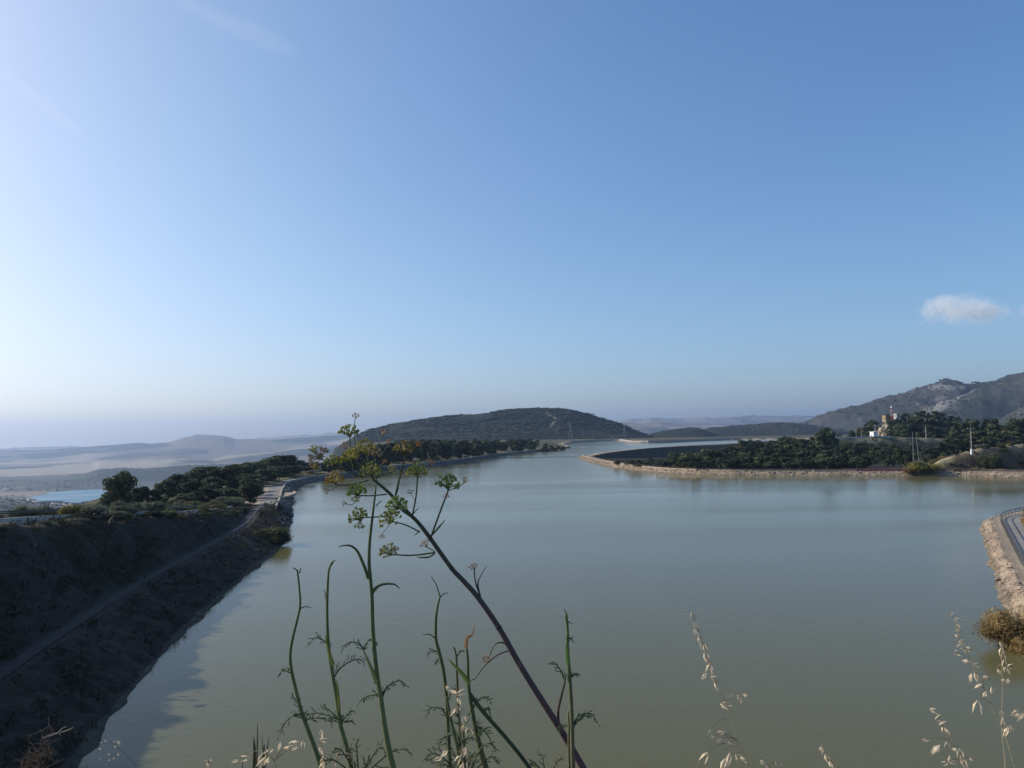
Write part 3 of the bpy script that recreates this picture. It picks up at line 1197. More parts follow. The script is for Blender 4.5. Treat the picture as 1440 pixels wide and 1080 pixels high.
for px, yt, dd, wp in ((382, 645, 375, 40), (398, 641, 385, 42), (408, 643, 420, 40), (424, 648, 430, 34), (440, 650, 450, 30), (375, 660, 320, 40), (392, 656, 335, 38), (415, 655, 370, 36), (436, 658, 400, 30)):
    by_px(px, yt, dd, wp, LF, GF)
for i in range(86):
    f = (i + rng.uniform(0, 1)) / 86
    px = 452 + f * 305
    # distance of the shore at this column
    ysh = np.interp(px, [452, 500, 546, 600, 643, 695, 747, 778], [676, 669.5, 661, 656, 651, 642.6, 636.5, 633])
    dsh = EYE * F / (ysh - hor(px))
    back = rng.choice([14, 24, 40, 60]) * (1 + f * .6) + rng.uniform(-3, 6)
    dist = dsh + back * (1.0 + f)
    yt = np.interp(px, [452, 480, 520, 560, 600, 640, 700, 735, 757, 770], [652, 640, 628, 621, 618, 619, 619, 616.5, 618, 624]) + rng.uniform(-1, 5)
    by_px(px, yt, dist, 0, LF, GF, near=False, minh=5)
for px, yt, dd in ((768, 624, 860), (776, 626, 890), (785, 627, 905), (792, 628, 920)):
    by_px(px, yt, dd, 0, 'low dark scrub tree on the tip of the left spit', 'low trees on the tip of the left spit', near=False, minh=2.5)

# hollow behind the peninsula rim
GH = 'trees in the hollow behind the peninsula rim'
LH = 'dark tree in the wooded hollow behind the peninsula rim'
top_h = ([860, 900, 940, 980, 1010, 1040, 1060, 1085, 1110, 1135, 1160, 1175, 1200, 1240, 1290, 1330], [650, 645, 637, 631, 627, 622, 619, 617, 613, 616, 616, 620, 620, 622, 628, 632])
hp = []
for row, (yo, dlo, dhi, cnt, lo, hi) in enumerate(((0, 600, 640, 30, 1030, 1300), (4, 530, 570, 30, 990, 1300), (9, 480, 505, 32, 950, 1300), (15, 440, 460, 30, 930, 1290), (22, 405, 425, 30, 940, 1285), (29, 385, 396, 24, 960, 1200))):
    for i in range(cnt):
        px = lo + (i + rng.uniform(0, 1)) / cnt * (hi - lo)
        yt = np.interp(px, *top_h) + yo + rng.uniform(-2, 5)
        dist = rng.uniform(dlo, dhi)
        if px < 960:
            dist = min(dist, 470)
        yt = min(yt, 650 - 9 * rng.uniform(0, 1)**2)
        by_px(px, yt, dist, 0, LH, GH, near=False, minh=4.0)
for i in range(26):
    px = rng.uniform(914, 1005)
    yt = np.interp(px, [914, 950, 1005], [646, 638, 630]) + rng.uniform(0, 12)
    by_px(px, yt, rng.uniform(415, 520), 0, LH, GH, near=False, minh=4.5)
by_px(1162, 603.5, 520, 34, 'tall dark pine rising above the grey road wall in the hollow', var=2)
for px, yt, dd, wp in ((893, 646, 440, 22), (905, 650, 432, 22), (932, 648, 425, 26), (948, 643, 430, 26), (975, 652, 400, 22), (868, 652, 470, 14), (882, 655, 450, 12)):
    by_px(px, yt, dd, wp, 'low green bush tree at the shaded foot of the peninsula embankment', 'bush trees at the foot of the embankment', near=False, minh=2.5)
for px, yt, dd, wp in ((1148, 645, 376, 36), (1182, 645, 374, 26), (1205, 642, 378, 30), (1130, 648, 374, 26), (1270, 632, 392, 26), (1085, 650, 378, 26), (1110, 650, 376, 26), (1060, 651, 384, 24)):
    by_px(px, yt, dd, wp, 'rounded olive tree in the front row close behind the rim road', 'front row of rounded trees behind the rim road', near=True, minh=3)

# knoll
GK = 'pines covering the rocky knoll'
LK = 'dark pine on the wooded knoll behind the transmission poles'
for px, yt, dd in ((1248, 583, 760), (1262, 590, 700), (1275, 581, 750), (1288, 579, 740), (1300, 577.5, 730), (1312, 578.5, 740), (1324, 581, 740), (1336, 585, 740), (1348, 586, 730), (1360, 588, 720), (1268, 585, 720), 
                   (1268, 597, 690), (1280, 590, 705), (1295, 588, 700), (1310, 588, 700), (1325, 590, 700), (1340, 593, 700), (1288, 600, 684), (1302, 598, 684), (1316, 600, 684), (1330, 602, 680),
                   (1275, 604, 678), (1262, 606, 676), (1310, 607, 672), (1330, 610, 668), (1292, 608, 672), (1220, 600, 760), (1210, 604, 770), (1228, 592, 790), (1216, 606, 730), (1202, 607, 760), (1236, 600, 770)):
    by_px(px, yt, dd, 0, LK, GK, near=False, minh=5)
GR = 'trees behind the small cut hill on the right'
for px, yt, dd, wp in ((1340, 604, 520, 34), (1356, 596, 540, 36), (1372, 591, 560, 36), (1386, 590, 560, 34), (1398, 596, 540, 30), (1412, 599, 520, 30), (1425, 592, 560, 36), (1438, 590, 560, 38), (1455, 592, 560, 38), (1350, 612, 470, 36), (1334, 616, 450, 30),
                       (1376, 606, 480, 36), (1392, 606, 480, 30), (1406, 610, 470, 30), (1420, 606, 480, 32), (1440, 603, 490, 34), (1322, 622, 440, 28), (1308, 630, 425, 26), (1365, 616, 450, 26), (1388, 614, 450, 26)):
    by_px(px, yt, dd, wp, 'broad dark pine behind the small cut hill on the right shore', GR, near=False, minh=5)

# ------------------------------------------------------------------ shrubs
def make_shrub(seed, cols, lobes=20, per=330, leaf=.062, flat=.8):
    rng = np.random.default_rng(seed)
    mb = MB()
    V0, F0 = ICO2
    for k in range(lobes):
        th = rng.uniform(0, 6.28)
        rad = math.sqrt(rng.uniform(0, 1)) * .42
        h = rng.uniform(.12, .72) * (1 - rad * .6)
        r_ = rng.uniform(.16, .27)
        c0 = np.array(cols[rng.integers(0, len(cols))])
        V = V0 * (1 + rng.uniform(-.25, .25, (len(V0), 1))) * r_ * .55
        mb.add(V + (rad * math.cos(th), rad * math.sin(th), h), F0, c0 * .7)  # darker core puts the shade deep in the bush into its colour
        u = rng.normal(size=(per, 3))
        u /= np.linalg.norm(u, axis=1)[:, None]
        P = u * r_ * rng.uniform(.5, 1.25, (per, 1)) * np.array([1, 1, flat]) + (rad * math.cos(th), rad * math.sin(th), h)
        P[:, 2] = np.maximum(P[:, 2], -.02)
        leaf_quads(mb, P, leaf, rng, c0[None, :] * rng.uniform(.65, 1.4, (per, 1)), asp=.4)
    for k in range(9):
        th = rng.uniform(0, 6.28)
        tube(mb, smooth_path([(0, 0, -.1), (.12 * math.cos(th), .12 * math.sin(th), .3), (.34 * math.cos(th), .34 * math.sin(th), .7)], 3), [.016, .005], 4, (.12, .09, .06))
    return mb


G_OLIVE = [(.10, .11, .05), (.13, .13, .06), (.085, .10, .045)]
G_YEL = [(.22, .19, .05), (.17, .165, .05), (.26, .21, .07)]
G_GREY = [(.13, .14, .09), (.16, .165, .11), (.10, .115, .07)]
G_BROWN = [(.30, .215, .085), (.24, .18, .07), (.34, .25, .11), (.17, .15, .065)]
G_DARK = [(.05, .06, .03), (.06, .07, .035)]
SHV = {}
for nm, cl in (('olive', G_OLIVE), ('yellow', G_YEL), ('grey', G_GREY), ('brown', G_BROWN), ('dark', G_DARK)):
    SHV[nm] = [make_shrub(300 + j + hash_, cl).mesh('shrub', M_SHRUB) for j, hash_ in ((0, 1), (1, 2))]


def shrub(x, y, w, h, kind, label, group=None, z=None, name='shrub', cat='shrub'):
    mm = SHV[kind][rng.integers(0, 2)]
    o = bpy.data.objects.new(name, mm)
    C.objects.link(o)
    o.location = (x, y, gz(x, y) if z is None else z)
    o.rotation_euler = (0, 0, rng.uniform(0, 6.28))
    o.scale = (w, w, h)
    return tag(o, label, cat, group)


def shrub_px(px, ytop, dist, wpx, hpx, kind, label, group=None):
    p = at(px, ytop, dist)
    z = min(gz(p.x, p.y), p.z - .4)
    h = hpx * dist / F
    return shrub(p.x, p.y, wpx * dist / F, max(h, p.z - z), kind, label, group, z)


# along the brow of the cut
brow_lab = {'olive': 'olive green shrub on the brow of the shaded cut', 'grey': 'grey green broom bush on the brow of the shaded cut', 'yellow': 'yellowish shrub on the brow of the shaded cut', 'dark': 'dark low shrub on the brow of the shaded cut'}
tl = top_point(1.2)
th_ = top_point(11.5)
for i in range(34):
    k = rng.integers(6, len(tl))
    kind = rng.choice(['olive', 'grey', 'grey', 'olive', 'dark', 'olive'])
    p = tl[k] + rng.uniform(-.8, 1.2, 2)
    w = rng.uniform(1.5, 3.2)
    shrub(p[0], p[1], w, w * rng.uniform(.3, .6), kind, brow_lab[kind], kind + ' shrubs on the brow of the cut', z=gz(p[0], p[1]) - .15)
for i in range(44):
    k = rng.integers(4, len(th_))
    kind = rng.choice(['olive', 'grey', 'grey', 'olive', 'dark'])
    p = th_[k] + rng.uniform(-3.0, 1.5, 2) * (1, .6)
    w = rng.uniform(2.2, 5.0)
    shrub(p[0], p[1], w, w * rng.uniform(.45, .8), kind, brow_lab[kind].replace('on the brow of the shaded cut', 'behind the guardrail of the hilltop road'), kind + ' shrubs behind the guardrail', z=gz(p[0], p[1]) - .15)
def brow_shrub(px, line, wpx, hpx, kind, label):
    pxs_ = 720 + F * line[:, 0] / line[:, 1]
    k = int(np.argmin(np.abs(pxs_ - px)))
    p = line[k]
    shrub(p[0], p[1], wpx * p[1] / F, hpx * p[1] / F, kind, label, z=gz(p[0], p[1]) - .1)


brow_shrub(102, top_point(4.0), 24, 26, 'yellow', 'bright yellow flowering shrub beside the hilltop road guardrail')
brow_shrub(126, top_point(4.0), 50, 26, 'grey', 'wide grey green broom hiding the hilltop road right of the yellow shrub')
brow_shrub(176, top_point(4.0), 44, 28, 'grey', 'tall pale broom bush at the hilltop road below the large lone pine')
brow_shrub(215, top_point(9.5), 40, 26, 'grey', 'pale broom bush behind the guardrail, right of the large lone pine')
brow_shrub(296, top_point(5.0), 40, 24, 'olive', 'olive bush where the hilltop road ends above the cut')
brow_shrub(318, top_point(5.0), 40, 22, 'grey', 'pale bush between the hilltop road end and the pines')
brow_shrub(345, top_point(5.0), 38, 20, 'olive', 'olive bush nearest the sandy lay-by on the left')
# shoreline bushes
p = W(388, 768)
shrub(p[0] - 1.2, p[1] + 1.5, 6.8, 4.6, 'olive', 'rounded olive bush overhanging the water at the foot of the left bank', z=.2)
tam = make_shrub(391, [(.38, .26, .11), (.32, .215, .09), (.24, .175, .075)], 30, 850, .030, .85).mesh('shrub', M_SHRUB)
for j, (qx, qy, w, h, lab) in enumerate(((49.9, 78.0, 6.4, 4.9, 'large rusty tamarisk bush standing in the water at the lower right edge'), (55.6, 80.5, 6.0, 5.2, 'rusty bush at the right edge of the picture behind the tamarisk'))):
    shrub(qx, qy, w, h, 'brown', lab, z=-.3).data = tam
p = at(1437, 716, 150)
shrub(p.x + 3.2, p.y + 1, 5.0, 5.6, 'brown', 'tan bush at the inner side of the path on the right bank')
p = at(1297, 652, 344)
shrub(p.x, p.y, 13, 7.0, 'yellow', 'big yellow green bush at the foot of the small cut hill')
p = at(1282, 656, 344)
shrub(p.x, p.y, 7, 3.5, 'brown', 'low brown bush left of the big yellow green bush', z=1.2)
for px, yt, dd, wp, hp_, kind, lab in ((1318, 641, 366, 20, 9, 'olive', 'olive bush on the crest just above the big yellow bush'), (1330, 638, 368, 22, 9, 'yellow', 'yellow bush on the crest of the small cut hill'), (1352, 633, 372, 18, 7, 'brown', 'brown bush left of the tall pole with the white base'),
                                     (1382, 628, 358, 18, 9, 'grey', 'grey bush right of the pole with the white base'), (1391, 629, 346, 26, 22, 'dark', 'dark round bush on the face of the small cut hill'), (1418, 622, 366, 22, 12, 'dark', 'dark bush on the crest near the right edge'),
                                     (1436, 621, 372, 24, 10, 'yellow', 'yellow brown bush on the crest at the right edge')):
    shrub_px(px, yt, dd, wp, hp_, kind, lab)
for i in range(16):
    px = rng.uniform(1180, 1290)
    p = at(px, 657, 358 + rng.uniform(0, 10))
    w = rng.uniform(1.5, 4)
    shrub(p.x, p.y, w, w * .5, rng.choice(['olive', 'yellow', 'brown']), 'low shrub in the dry grass behind the red barrier', 'low shrubs in the dry grass behind the barrier')
for i in range(40):
    px = rng.uniform(1300, 1440)
    p = at(px, 650, rng.uniform(341, 358))
    w = rng.uniform(1.2, 3.2)
    shrub(p.x, p.y, w, w * .6, rng.choice(['dark', 'brown', 'olive']), 'small shrub on the bare brown face of the cut hill', 'small shrubs on the face of the cut hill')
for i in range(18):
    px = rng.uniform(835, 960)
    p = at(px, 650, rng.uniform(470, 620))
    if sdist(np.array([p.x]), np.array([p.y]))[0][0] < 12:
        continue
    w = rng.uniform(2, 5)
    shrub(p.x, p.y, w, w * .6, 'dark', 'small shrub on the shaded inner slope of the embankment', 'small shrubs on the shaded embankment')
for i in range(60):
    y = rng.uniform(245, 560)
    ip = int(np.argmin(np.where(PCLS == 2, np.abs(POLY[:, 1] - y), 1e9)))
    d = POLY[(ip + 1) % len(POLY)] - POLY[ip - 1]
    d /= np.linalg.norm(d)
    nn = np.array([d[1], -d[0]])
    if nn[0] > 0:
        nn = -nn
    q = POLY[ip] + nn * rng.uniform(11.5, 16)
    if math.hypot(q[0] - cx, (q[1] - cy) * .4) < 11:
        continue
    w = rng.uniform(1.0, 2.6)
    shrub(q[0], q[1], w, w * .6, rng.choice(['olive', 'grey', 'yellow', 'dark']), 'low shrub on the verge between the left rim road and the pines', 'low shrubs on the verge of the left rim road')


def cover(name, count, region, size, cols, seed, label):
    """rough tufts that nobody could count"""
    rg = np.random.default_rng(seed)
    X, Y = region(rg, count)
    Z = height(X, Y)
    mb = MB()
    for x, y, z in zip(X, Y, Z):
        c0 = np.array(cols[rg.integers(0, len(cols))])
        k = 16
        sz = size * rg.lognormal(0, .4)
        u = rg.normal(size=(k, 3)) * (sz * .5, sz * .5, sz * .35)
        u[:, 2] = np.abs(u[:, 2])
        leaf_quads(mb, u + (x, y, z), sz * .6, rg, c0[None, :] * rg.uniform(.6, 1.5, (k, 1)), asp=.3)
    o = mb.build(name, M_GRASSY)
    o['kind'] = 'stuff'
    o['label'] = label
    return o


def reg_slope(rg, cnt):
    ii = rg.integers(0, len(POLY) - 1, cnt * 2)
    ok = (PCLS[ii] == 1)
    ii = ii[ok]
    f = rg.uniform(0, 1, len(ii))[:, None]
    p = POLY[ii] * (1 - f) + POLY[ii + 1] * f
    d = POLY[ii + 1] - POLY[ii]
    d /= np.linalg.norm(d, axis=1)[:, None]
    nn = np.stack([d[:, 1], -d[:, 0]], 1)
    nn[nn[:, 0] > 0] *= -1
    o = rg.uniform(.3, 26, len(ii))
    o = np.where((o > 6.8) & (o < 9.8), o + 4, o)
    q = p + nn * o[:, None]
    return q[:, 0], q[:, 1]


cover('bank_scrub', 14000, reg_slope, .55, [(.045, .045, .025), (.06, .05, .032), (.032, .038, .02), (.07, .056, .036)], 31, 'rough dry scrub and grass on the shaded left bank')

# woods on the far hill: low clumps that read as one mass
rg = np.random.default_rng(44)
mb = MB()
cnt = 8000
pxs = rg.uniform(500, 915, cnt)
dd_ = rg.uniform(1640, 2330, cnt)
X = (pxs - 720) / F * dd_
Zh, inf = height(X, dd_, True)
okk = (inf['cov'] == 1) & (Zh > 4) & (np.abs(pxs - (777 + 5 * np.sin(Zh / 7.0) + (40 - Zh) * .12)) > 3.0) & (fbm(X, dd_, 150, 3) > -.22)
V0, F0 = ICO1
for x, y, z, px in zip(X[okk], dd_[okk], Zh[okk], pxs[okk]):
    sz = 3.6 * rg.lognormal(0, .45)
    V = V0 * (1 + rg.uniform(-.3, .3, (len(V0), 1))) * (sz * rg.uniform(.9, 1.8), sz * rg.uniform(.9, 1.8), min(sz, 4.5) * rg.uniform(.3, .6))
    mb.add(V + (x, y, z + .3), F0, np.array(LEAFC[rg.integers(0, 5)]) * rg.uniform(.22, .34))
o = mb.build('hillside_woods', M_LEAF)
tag(o, 'dark woods covering the long hill beyond the water', None, None, 'stuff')
# scrub on the mountain
mb = MB()
cnt = 6000
pxs = rg.uniform(985, 1500, cnt)
dd_ = rg.uniform(1900, 3700, cnt)
X = (pxs - 720) / F * dd_
Zh, inf = height(X, dd_, True)
okk = ((inf['cov'] == 2) | (inf['cov'] == 1)) & (Zh > 4) & (fbm(X, dd_, 260, 3) > -.15)
for x, y, z in zip(X[okk], dd_[okk], Zh[okk]):
    sz = rg.uniform(2.5, 6)
    V = V0 * (1 + rg.uniform(-.25, .25, (len(V0), 1))) * (sz * 1.2, sz * 1.2, sz * .6)
    mb.add(V + (x, y, z), F0, np.array(G_DARK[rg.integers(0, 2)]) * rg.uniform(.7, 1.1))
o = mb.build('mountain_scrub', M_LEAF)
tag(o, 'sparse scrub dotting the rocky mountain on the right', None, None, 'stuff')
# olive groves and hedges down in the valley
mb = MB()
cnt = 3500
pxs = rg.uniform(-60, 420, cnt)
dd_ = rg.uniform(1400, 4300, cnt)
X = (pxs - 720) / F * dd_
Zh, inf = height(X, dd_, True)
okk = (Zh < -60) & (~inf['lake']) & (fbm(X, dd_, 240, 3) > -.05)
for x, y, z in zip(X[okk], dd_[okk], Zh[okk]):
    sz = rg.uniform(2.5, 5)
    V = V0 * (1 + rg.uniform(-.2, .2, (len(V0), 1))) * (sz, sz, sz * .7)
    mb.add(V + (x, y, z + sz * .3), F0, np.array(LEAFC[rg.integers(0, 5)]))
o = mb.build('valley_scrub', M_LEAF)
tag(o, 'scattered trees and scrub down in the hazy valley', None, None, 'stuff')

# ------------------------------------------------------------------ buildings and poles
def house(px, ybase, dist, w, d, h, wallc, roofc, label, cat='building', flat=False, name='house', wins=2):
    p = at(px, ybase, dist)
    z = min(p.z, gz(p.x, p.y)) if abs(p.z - gz(p.x, p.y)) < 3 else p.z
    root = empty(name, (p.x, p.y, z), label, cat)
    root.rotation_euler = (0, 0, .35)
    mb = MB()
    box(mb, (0, 0, -2), w, d, h + 2, wallc)
    mb.build('wall', M_CONC, root)
    mb = MB()
    if flat:
        box(mb, (0, 0, h + .003), w + .5, d + .5, .3, roofc)
    else:
        V = [(-w / 2 - .3, -d / 2 - .3, h), (w / 2 + .3, -d / 2 - .3, h), (w / 2 + .3, d / 2 + .3, h), (-w / 2 - .3, d / 2 + .3, h), (-w / 2 - .3, 0, h + d * .3), (w / 2 + .3, 0, h + d * .3)]
        mb.add(V, [(0, 1, 5, 4), (2, 3, 4, 5), (0, 4, 3), (1, 2, 5), (3, 2, 1, 0)], roofc)
    mb.build('roof', M_CONC, root)
    for k in range(wins):
        mb = MB()
        box(mb, (-w / 2 + w * (k + .5) / wins, -d / 2 - .02, h * .45), w * .16, .08, h * .28, (.03, .03, .035))
        mb.build('window', M_METAL, root)
    mb = MB()
    box(mb, (-w / 2 - .02, 0, 0), .08, 1.0, 2.0, (.12, .08, .05))
    mb.build('door', M_METAL, root)
    return root


house(1245.5, 590.5, 716, 4.2, 4.0, 4.0, (.31, .235, .14), (.30, .2, .13), 'ochre house at the edge of the rocky knoll', flat=True)
house(1261, 586.5, 735, 3.8, 3.4, 2.9, (.40, .39, .375), (.55, .54, .52), 'white flat roofed cabin beside the striped mast on the knoll', flat=True, name='cabin')
house(1228.5, 612, 640, 4.0, 4, 4.2, (.78, .77, .74), (.6, .58, .55), 'small white hut where the grey road wall ends below the knoll', flat=True, name='hut', wins=1)


def mast(px, ybase, ytop, dist, label):
    p = at(px, ybase, dist)
    h = (ybase - ytop) * dist / F
    root = empty('radio_mast', (p.x, p.y, p.z), label, 'mast')
    n_ = 6
    for k in range(n_):
        c = (.40, .11, .09) if k % 2 == 0 else (.46, .46, .45)
        mb = MB()
        z0, z1 = h * k / n_, h * (k + 1) / n_
        w0, w1 = 1.0 - .7 * k / n_, 1.0 - .7 * (k + 1) / n_
        cs = [(-1, -1), (1, -1), (1, 1), (-1, 1)]
        if k == 0:
            z0 = -2
        for j in range(4):
            a, b = cs[j], cs[(j + 1) % 4]
            tube(mb, [(a[0] * w0, a[1] * w0, z0), (a[0] * w1, a[1] * w1, z1)], .09, 4, c)
            tube(mb, [(a[0] * w0, a[1] * w0, z0), (b[0] * w1, b[1] * w1, z1)], .05, 4, c)
            tube(mb, [(a[0] * w1, a[1] * w1, z1), (b[0] * w1, b[1] * w1, z1)], .09, 4, c)
        mb.build('section', M_METAL, root)
    mb = MB()
    for k in range(3):
        th = k * 2.1
        tube(mb, [(.6 * math.cos(th), .6 * math.sin(th), h * .8), (.6 * math.cos(th), .6 * math.sin(th), h * .95)], .25, 6, (.8, .8, .8))
    mb.build('antenna', M_METAL, root)
    return root


mast(1254, 588, 570.5, 722, 'red and white striped lattice mast on top of the knoll')


def pole(px, ybase, ytop, dist, label, name='utility_pole', r=.17, arm=0.0, colr=(.30, .29, .27), white=0.0, brace=False, cat='pole'):
    p = at(px, ybase, dist)
    h = (ybase - ytop) * dist / F
    root = empty(name, (p.x, p.y, p.z), label, cat)
    mb = MB()
    tube(mb, [(0, 0, -2.0), (0, 0, h)], [r * 1.3, r * .8], 7, colr)
    mb.build('shaft', M_CONC, root)
    if white:
        mb = MB()
        box(mb, (0, 0, -1.5), r * 4.4, r * 4.4, 1.5 + white, (.62, .61, .58), 0, .85)
        mb.build('base', M_CONC, root)
    if arm:
        mb = MB()
        box(mb, (0, 0, h - .25), arm, .22, .22, colr)
        tube(mb, [(-arm * .35, 0, h - .15), (0, 0, h - 1.6)], .06, 4, colr)
        tube(mb, [(arm * .35, 0, h - .15), (0, 0, h - 1.6)], .06, 4, colr)
        mb.build('crossarm', M_METAL, root)
        for k in (-.45, 0, .45):
            mb = MB()
            tube(mb, [(k * arm, 0, h - .03), (k * arm, 0, h + .45)], [.09, .06], 6, (.35, .25, .2))
            mb.build('insulator', M_METAL, root)
    if brace:
        mb = MB()
        for k in range(7):
            z0, z1 = h * k / 8, h * (k + 1) / 8
            s_ = 1 if k % 2 else -1
            tube(mb, [(s_ * r * 1.5, -.2, z0), (-s_ * r * 1.5, -.2, z1)], .05, 4, colr)
        mb.build('lattice', M_METAL, root)
    return root


pole(1366.5, 634, 602.5, 352, 'tall pole with crossarm and white base on the small cut hill', arm=3.0, white=.9, colr=(.27, .26, .24), r=.2, brace=True)
pole(1302.5, 617, 600, 640, 'single slender pole on the bench below the knoll', r=.26, colr=(.34, .32, .31))
pole(1231, 611, 597.5, 645, 'thin pole with antenna beside the small white hut', r=.16, colr=(.5, .5, .5), arm=1.4)
pole(1204, 612, 604.5, 662, 'short pole on the road wall, left of a similar short pole', r=.16, colr=(.25, .25, .25))
pole(1211.5, 612, 604, 662, 'short pole on the road wall between its twin and the white hut', r=.16, colr=(.25, .25, .25))
# boulders on the bare end of the knoll
rgk = np.random.default_rng(61)
mb = MB()
kx = rgk.uniform(1226, 1250, 90)
ky = rgk.uniform(676, 735, 90)
kX = (kx - 720) / F * ky
kz = height(kX, ky)
for x, y, z in zip(kX, ky, kz):
    if z < 5:
        continue
    sz = rgk.lognormal(.25, .4)
    V = ICO2[0] * (1 + rgk.uniform(-.25, .25, (len(ICO2[0]), 1))) * rgk.uniform(.7, 1.4, 3) * sz
    mb.add(V @ rotm(rgk).T + (x, y, z), ICO2[1], np.array((.33, .28, .21)) * rgk.uniform(.6, 1.15))
o = mb.build('knoll_rocks', M_ROCK)
tag(o, 'pale rocks tumbling down the bare end of the knoll', None, None, 'stuff')
# two-legged pole
p = at(1287.5, 648, 372)
root = empty('two_legged_pole', (p.x, p.y, p.z), 'grey two legged power pole with crossarm in front of the dark knoll slope', 'pole')
H = (648 - 608) * 372 / F
for sx in (-1, 1):
    mb = MB()
    tube(mb, [(sx * 1.0 + .8 * (sx > 0), 0, -2), (sx * .8, 0, H)], [.2, .13], 7, (.16, .16, .16))
    mb.build('leg', M_CONC, root)
mb = MB()
box(mb, (0, -.25, H * .62), 4.4, .2, .22, (.16, .16, .16))
mb.build('crossarm', M_METAL, root)
for k in (-1.9, 0, 1.9):
    mb = MB()
    tube(mb, [(k, -.25, H * .62 - .7), (k, -.25, H * .62)], [.11, .08], 6, (.3, .22, .18))
    mb.build('insulator', M_METAL, root)


def pylon(px, ybase, ytop, dist, label):
    p = at(px, ybase, dist)
    z = gz(p.x, p.y)
    h = at(px, ytop, dist).z - z
    root = empty('pylon', (p.x, p.y, z), label, 'pylon')
    mb = MB()
    c = (.20, .205, .215)
    w = h * .1
    cs = [(-1, -1), (1, -1), (1, 1), (-1, 1)]
    n_ = 7
    for k in range(n_):
        a0, a1 = (1 - k / n_ * .85) * w, (1 - (k + 1) / n_ * .85) * w
        for j in range(4):
            q, s = cs[j], cs[(j + 1) % 4]
            tube(mb, [(q[0] * a0, q[1] * a0, h * k / n_), (q[0] * a1, q[1] * a1, h * (k + 1) / n_)], .10, 4, c)
            tube(mb, [(q[0] * a0, q[1] * a0, h * k / n_), (s[0] * a1, s[1] * a1, h * (k + 1) / n_)], .07, 4, c)
    mb.build('tower', M_METAL, root)
    for hh in (.72, .85, .97):
        mb = MB()
        box(mb, (0, 0, h * hh), h * .28, .7, .5, c)
        mb.build('crossarm', M_METAL, root)
    return root


pylon(802, 614, 592, 1600, 'lattice pylon standing before the wooded hill near the left spit')
pylon(878, 609, 596.5, 1950, 'smaller distant lattice pylon on the right flank of the wooded hill')
# low walls across the bench
w1 = [at(px, 0, 638) for px in (1128, 1150, 1180, 1205, 1226)]
wall('road_wall', [(p.x, p.y) for p in w1], lambda p: gz(p[0], p[1]), .5, .8, (.50, .49, .46), 'pale concrete wall along the road behind the wooded hollow', base=3)
# shoulder building across the far water
p = at(822, 613.5, 1600)

# ------------------------------------------------------------------ foreground plants
def P3(px, py, dist):
    return np.array(at(px, py, dist))


def root_of(px_bottom, dist):
    p = at(px_bottom, 1085, dist)
    return Vector((p.x, p.y, gz(p.x, p.y)))


def rooted(P):
    """P starts at the root; bend smoothly from it into the rest of the stem"""
    r_, p1, p2 = np.array(P[0]), np.array(P[1]), np.array(P[2])
    t = (p1 - p2) / (np.linalg.norm(p1 - p2) + 1e-9)
    c = p1 + t * np.linalg.norm(r_ - p1) * .5
    out = []
    for u in np.linspace(0, 1, 9)[:-1]:
        f = 1 - (1 - u)**2
        out.append((1 - f)**2 * r_ + 2 * f * (1 - f) * c + f * f * p1)
    return out + [np.array(p) for p in P[1:]]


def rwid(ws, npts):
    w = np.interp(np.linspace(0, 1, npts), np.linspace(0, 1, len(ws)), ws)
    return [ws[0] * 1.15] * 8 + list(w)


def local(P, o):
    return [np.array(p) - np.array(o) for p in P]


def px_m(dist):
    return dist / F


def stem(mb, pts, dist, widths, cols, o, n=7, dz=0.0, k=6):
    P = [P3(a, b, dist + dz * i / max(1, len(pts) - 1)) for i, (a, b) in enumerate(pts)]
    P = smooth_path(local(P, o), k)
    tube(mb, P, [w * px_m(dist) / 2 for w in widths], n, cols)
    return P


GREEN = (.14, .17, .06)
DKGREEN = (.10, .12, .05)
PURPLE = (.060, .038, .045)
ORANGE = (.42, .20, .09)
TAN = (.33, .24, .16)
GREYP = (.22, .19, .18)
YEL = (.20, .20, .05)


def umbel(parent, o, c, r, axis, colr, seed, raycol=None, nray=20, dome=1.15, droop=0.0, name='umbel', seeds=9, stem_from=None):
    """c: apex of the flower head in the plant's frame, r: head radius; rays leave a hub below it"""
    rg = np.random.default_rng(seed)
    mb = MB()
    ax = np.array(axis, dtype=float)
    ax /= np.linalg.norm(ax)
    t = np.array([1, 0, 0.]) if abs(ax[0]) < .8 else np.array([0, 1., 0])
    a = np.cross(ax, t)
    a /= np.linalg.norm(a)
    b = np.cross(ax, a)
    hub = np.array(c) - ax * r * .75
    raycol = np.array(raycol if raycol is not None else colr) * 1.1
    colr = np.array(colr) * (1.6, 1.5, 1.2)
    colr = colr * min(1, .40 / colr.max())
    V0, F0 = ICO1
    for k in range(nray):
        ph = k * 2.39996 + rg.uniform(-.2, .2)
        fr = math.sqrt((k + .5) / nray)
        th = fr * dome + rg.uniform(-.08, .08)
        d = ax * math.cos(th) + (a * math.cos(ph) + b * math.sin(ph)) * math.sin(th)
        L = r * (1.15 + .12 * rg.uniform(-1, 1)) * (1 - .12 * fr)
        tip = hub + d * L + np.array([0, 0, -droop * r * fr])
        mid = hub + d * L * .5 + ax * r * .05
        tube(mb, smooth_path([hub, mid, tip], 2), [r * .035, r * .022], 4, raycol * rg.uniform(.8, 1.2), cap=False)
        for j in range(seeds):
            e = rg.normal(size=3)
            e = e / np.linalg.norm(e) + d * .55
            e /= np.linalg.norm(e)
            q = tip + e * r * rg.uniform(.07, .15)
            V = V0[:, :] * r * .051
            # stretch along e
            V = V + np.outer(V @ e, e) * 1.1
            mb.add(V + q, F0, colr * rg.uniform(.6, 1.45))
            if j % 3 == 0:
                tube(mb, [tip, q], r * .014, 3, raycol, cap=False)
    return mb.build(name, M_PLANT, parent)


